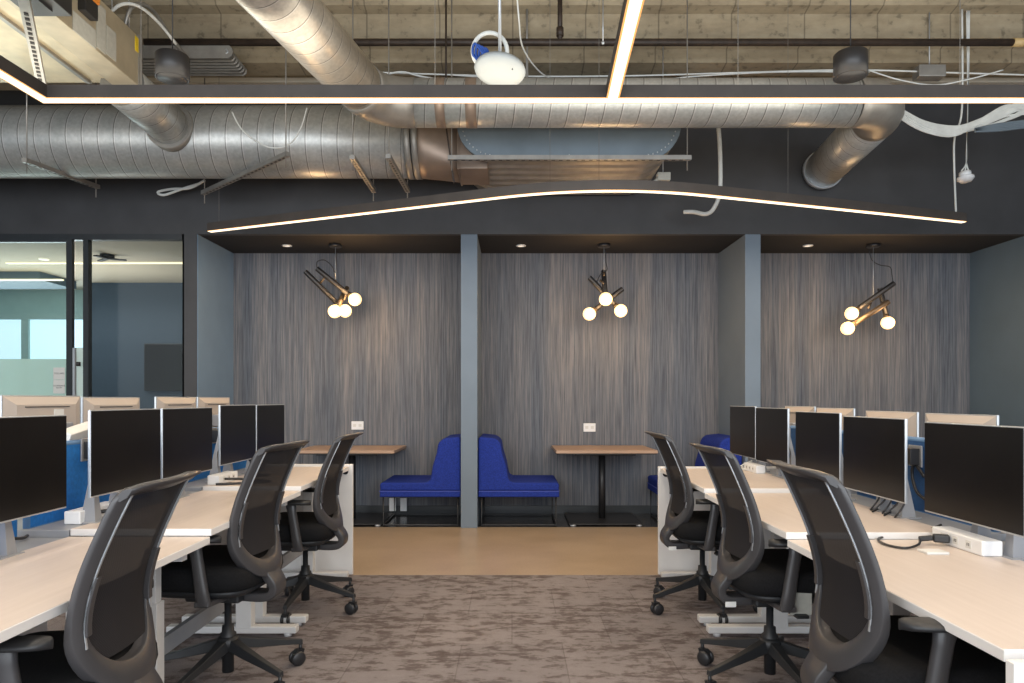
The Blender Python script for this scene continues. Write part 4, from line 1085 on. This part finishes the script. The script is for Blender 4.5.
    def ring(sc, z, dx=0.0, n=36):
        out = []
        for k in range(n):
            a = 2 * PI * k / n; ca, sa = math.cos(a), math.sin(a); e = 0.5
            x = 0.25 * sc * math.copysign(abs(ca) ** e, ca); y = 0.255 * sc * math.copysign(abs(sa) ** e, sa)
            zz = z - (0.035 * max(0, (x - 0.14) / 0.11) ** 2 if z > 0.44 else 0) + 0.012 * (y / 0.255) ** 2
            out.append((x + 0.065 + dx, y, zz))
        return out
    secs = [ring(0.90, 0.415), ring(0.97, 0.425), ring(1.0, 0.45), ring(0.99, 0.485), ring(0.94, 0.507), ring(0.80, 0.515), ring(0.4, 0.513), ring(0.05, 0.512)]
    MB().loft(secs, smooth=True).build('seat', 'chair_fabric', r, world=False)
    MB().loft([ring(0.80, 0.385), ring(0.90, 0.40), ring(0.90, 0.416)], smooth=True).build('seat_shell', 'chair_dark', r, world=False)
    MB().box((-0.10, -0.10, 0.345), (0.14, 0.10, 0.39), 0.01).build('tilt_mechanism', 'chair_dark', r, world=False)
    MB().tube([(0.02, -0.10, 0.365), (0.02, -0.245, 0.36)], [0.008, 0.006], 8).box((-0.005, -0.275, 0.352), (0.045, -0.235, 0.366), 0.004).build('lever', 'chair_dark', r, world=False)
    for s in (-1, 1):
        y = s * 0.270
        st = MB().loft([[(x0 + rx * math.cos(t), y + 0.019 * math.sin(t), zz) for t in [2 * PI * k / 16 for k in range(16)]] for x0, rx, zz in ((-0.045, 0.030, 0.385), (-0.034, 0.027, 0.45), (-0.022, 0.025, 0.53), (-0.010, 0.025, 0.60), (-0.004, 0.030, 0.638))], smooth=True)
        st.bar((-0.03, s * 0.09, 0.375), (-0.04, s * 0.285, 0.392), 0.06, 0.022, 0.004)
        ar = st.build('armrest', 'chair_frame', r, world=False, bevel=0.008)
        secs = []
        for i in range(11):
            t = i / 10; x = -0.115 + 0.215 * t; w = 0.041 * (1 - abs(2 * t - 1) ** 4) ** 0.5 + 0.004
            secs.append([(x, y + w * math.cos(a), 0.648 + 0.014 * math.sin(a)) for a in [2 * PI * k / 12 for k in range(12)]])
        MB().loft(secs, smooth=True).build('arm_pad', 'chair_dark', ar, world=False)
    MB().lathe([(0, 0.05), (0.024, 0.05), (0.024, 0.155), (0.034, 0.16), (0.034, 0.215), (0.026, 0.222), (0.024, 0.25), (0.015, 0.252), (0.015, 0.355), (0, 0.355)], (0, 0, 0), 20).build('gas_cylinder', 'chair_dark', r, world=False)
    MB().lathe([(0.022, 0.145), (0.046, 0.15), (0.048, 0.19), (0.036, 0.205), (0.022, 0.205)], (0, 0, 0), 20).build('hub', 'chair_dark', r, world=False)
    for k in range(5):
        def sec(x, w, h, z): return [(x, -w, z - h), (x, w, z - h), (x, w * .75, z + h), (x, -w * .75, z + h)]
        lg = MB().loft([sec(0.035, 0.026, 0.024, 0.172), sec(0.12, 0.022, 0.020, 0.150), sec(0.23, 0.017, 0.014, 0.126), sec(0.335, 0.013, 0.011, 0.104)]).build('base_leg', 'chair_dark', r, world=False, bevel=0.003)
        lg.rotation_euler = (0, 0, 2 * PI * k / 5)
        cs = MB()
        for sy in (-1, 1):
            cs.lathe([(0, -0.009), (0.026, -0.009), (0.033, -0.003), (0.033, 0.004), (0.026, 0.009), (0, 0.009)], (0, 0, 0), 18, Matrix.Translation((0.312, sy * 0.017, 0.033)) @ Matrix.Rotation(PI / 2, 4, 'X'))
        cs.tube([(0.328, 0, 0.055), (0.328, 0, 0.102)], 0.008, 8)
        cs.loft([[(0.290, -.008, .05), (0.34, -.008, .05), (0.34, .008, .05), (0.290, .008, .05)], [(0.305, -.014, .072), (0.342, -.014, .072), (0.342, .014, .072), (0.305, .014, .072)]])
        cs.build('caster', 'black_plastic', lg, world=False)
    return r
def spin_base(ch, deg):
    i = 0
    for c in ch.children:
        if c.name.startswith('base_leg'):
            c.rotation_euler = (0, 0, math.radians(deg) - ch.rotation_euler.z + 2 * PI * i / 5); i += 1
R_ = math.radians
def raise_chair(ch, dz):
    for c in ch.children:
        if c.name.split('.')[0] not in ('base_leg', 'gas_cylinder', 'hub'): c.location.z += dz
c0 = make_chair('nearest left office chair, its mesh back cut by the bottom picture edge', (-1.222, 1.92, 0), PI + R_(4)); spin_base(c0, 20)
c1 = dup(c0, (-1.225, 3.02, 0), PI - R_(6), 'middle office chair of the left desk row, seen with its star base'); spin_base(c1, 41)
c2 = dup(c0, (-1.21, 4.10, 0), PI - R_(1), 'farthest left office chair, in front of the white end panel'); spin_base(c2, 52)
c3 = dup(c0, (1.075, 1.975, 0), -R_(3), 'nearest right office chair with its large mesh back in front of the desks'); spin_base(c3, 140)
c4 = dup(c0, (1.105, 3.0, 0), R_(2), 'middle right office chair with a white paper tag under the seat'); spin_base(c4, 133)
c5 = dup(c0, (1.115, 4.10, 0), R_(1), 'farthest right office chair, in front of the right end panel'); spin_base(c5, 130)
for ch, dz in ((c0, -0.004), (c1, 0.026), (c2, 0.010), (c3, 0.024), (c4, 0.014), (c5, 0.016)): raise_chair(ch, dz)
o = MB().box((-0.02, -0.250, 0.375), (0.065, -0.246, 0.49)).build('paper_tag', 'paper_dim', c4, world=False); o.location.z = 0
o['label'] = 'white paper tag hanging under the seat'
for c in (c4, c5):
    o = MB().box((-0.215, -0.0665, 0.354), (-0.17, -0.064, 0.376)).build('sticker', 'paper', c, world=False)

# ------------------------------------------------------------------ lights and world
def area(name, loc, rot, sx, sy, e, col):
    l = bpy.data.lights.new(name, 'AREA'); l.shape = 'RECTANGLE'; l.size = sx; l.size_y = sy; l.energy = e; l.color = col
    o = bpy.data.objects.new(name, l); C.objects.link(o); o.location = loc; o.rotation_euler = rot
    return o
area('fill_behind', (0, -2.3, 2.0), (R_(90), 0, 0), 12, 3.0, 420, (0.88, 0.94, 1.0))  # added unseen cool fill, in place of windows behind the camera
area('office_fill', (-1.6, 0.8, 2.88), (0, 0, 0), 0.3, 3.0, 40, (1, 0.86, 0.70))  # added pair of unseen warm fill lamps over the near desks
area('office_fill.001', (1.6, 0.8, 2.88), (0, 0, 0), 0.3, 3.0, 40, (1, 0.86, 0.70))
area('ceiling_fill', (0, 4.25, 2.98), (PI, 0, 0), 9, 0.8, 56, (1, 0.90, 0.74))  # added unseen mid-air lamp that brightens the ceiling and ducts
area('meeting_room_light', (-5.2, 8.0, 2.5), (0, 0, 0), 2.5, 1.0, 22, (1, 0.95, 0.90))
area('meeting_room_fill', (-5.2, 8.0, 1.9), (PI, 0, 0), 2.5, 1.0, 15, (1, 0.92, 0.80))  # added unseen lamp that lightens the meeting room ceiling
area('window_daylight', (-7.2, 9.5, 1.5), (-R_(90), 0, 0), 2.8, 1.8, 70, (0.85, 0.95, 1.0))
wd = bpy.data.worlds.new('world'); bpy.context.scene.world = wd; wd.use_nodes = True
bg = wd.node_tree.nodes['Background']; bg.inputs[0].default_value = (0.85, 0.92, 1.0, 1); bg.inputs[1].default_value = 0.9
sc = bpy.context.scene
sc.view_settings.view_transform = 'Standard'
sc.view_settings.exposure = 0.18
sc.cycles.use_denoising = True
sc.cycles.max_bounces = 8
sc.cycles.sample_clamp_indirect = 6
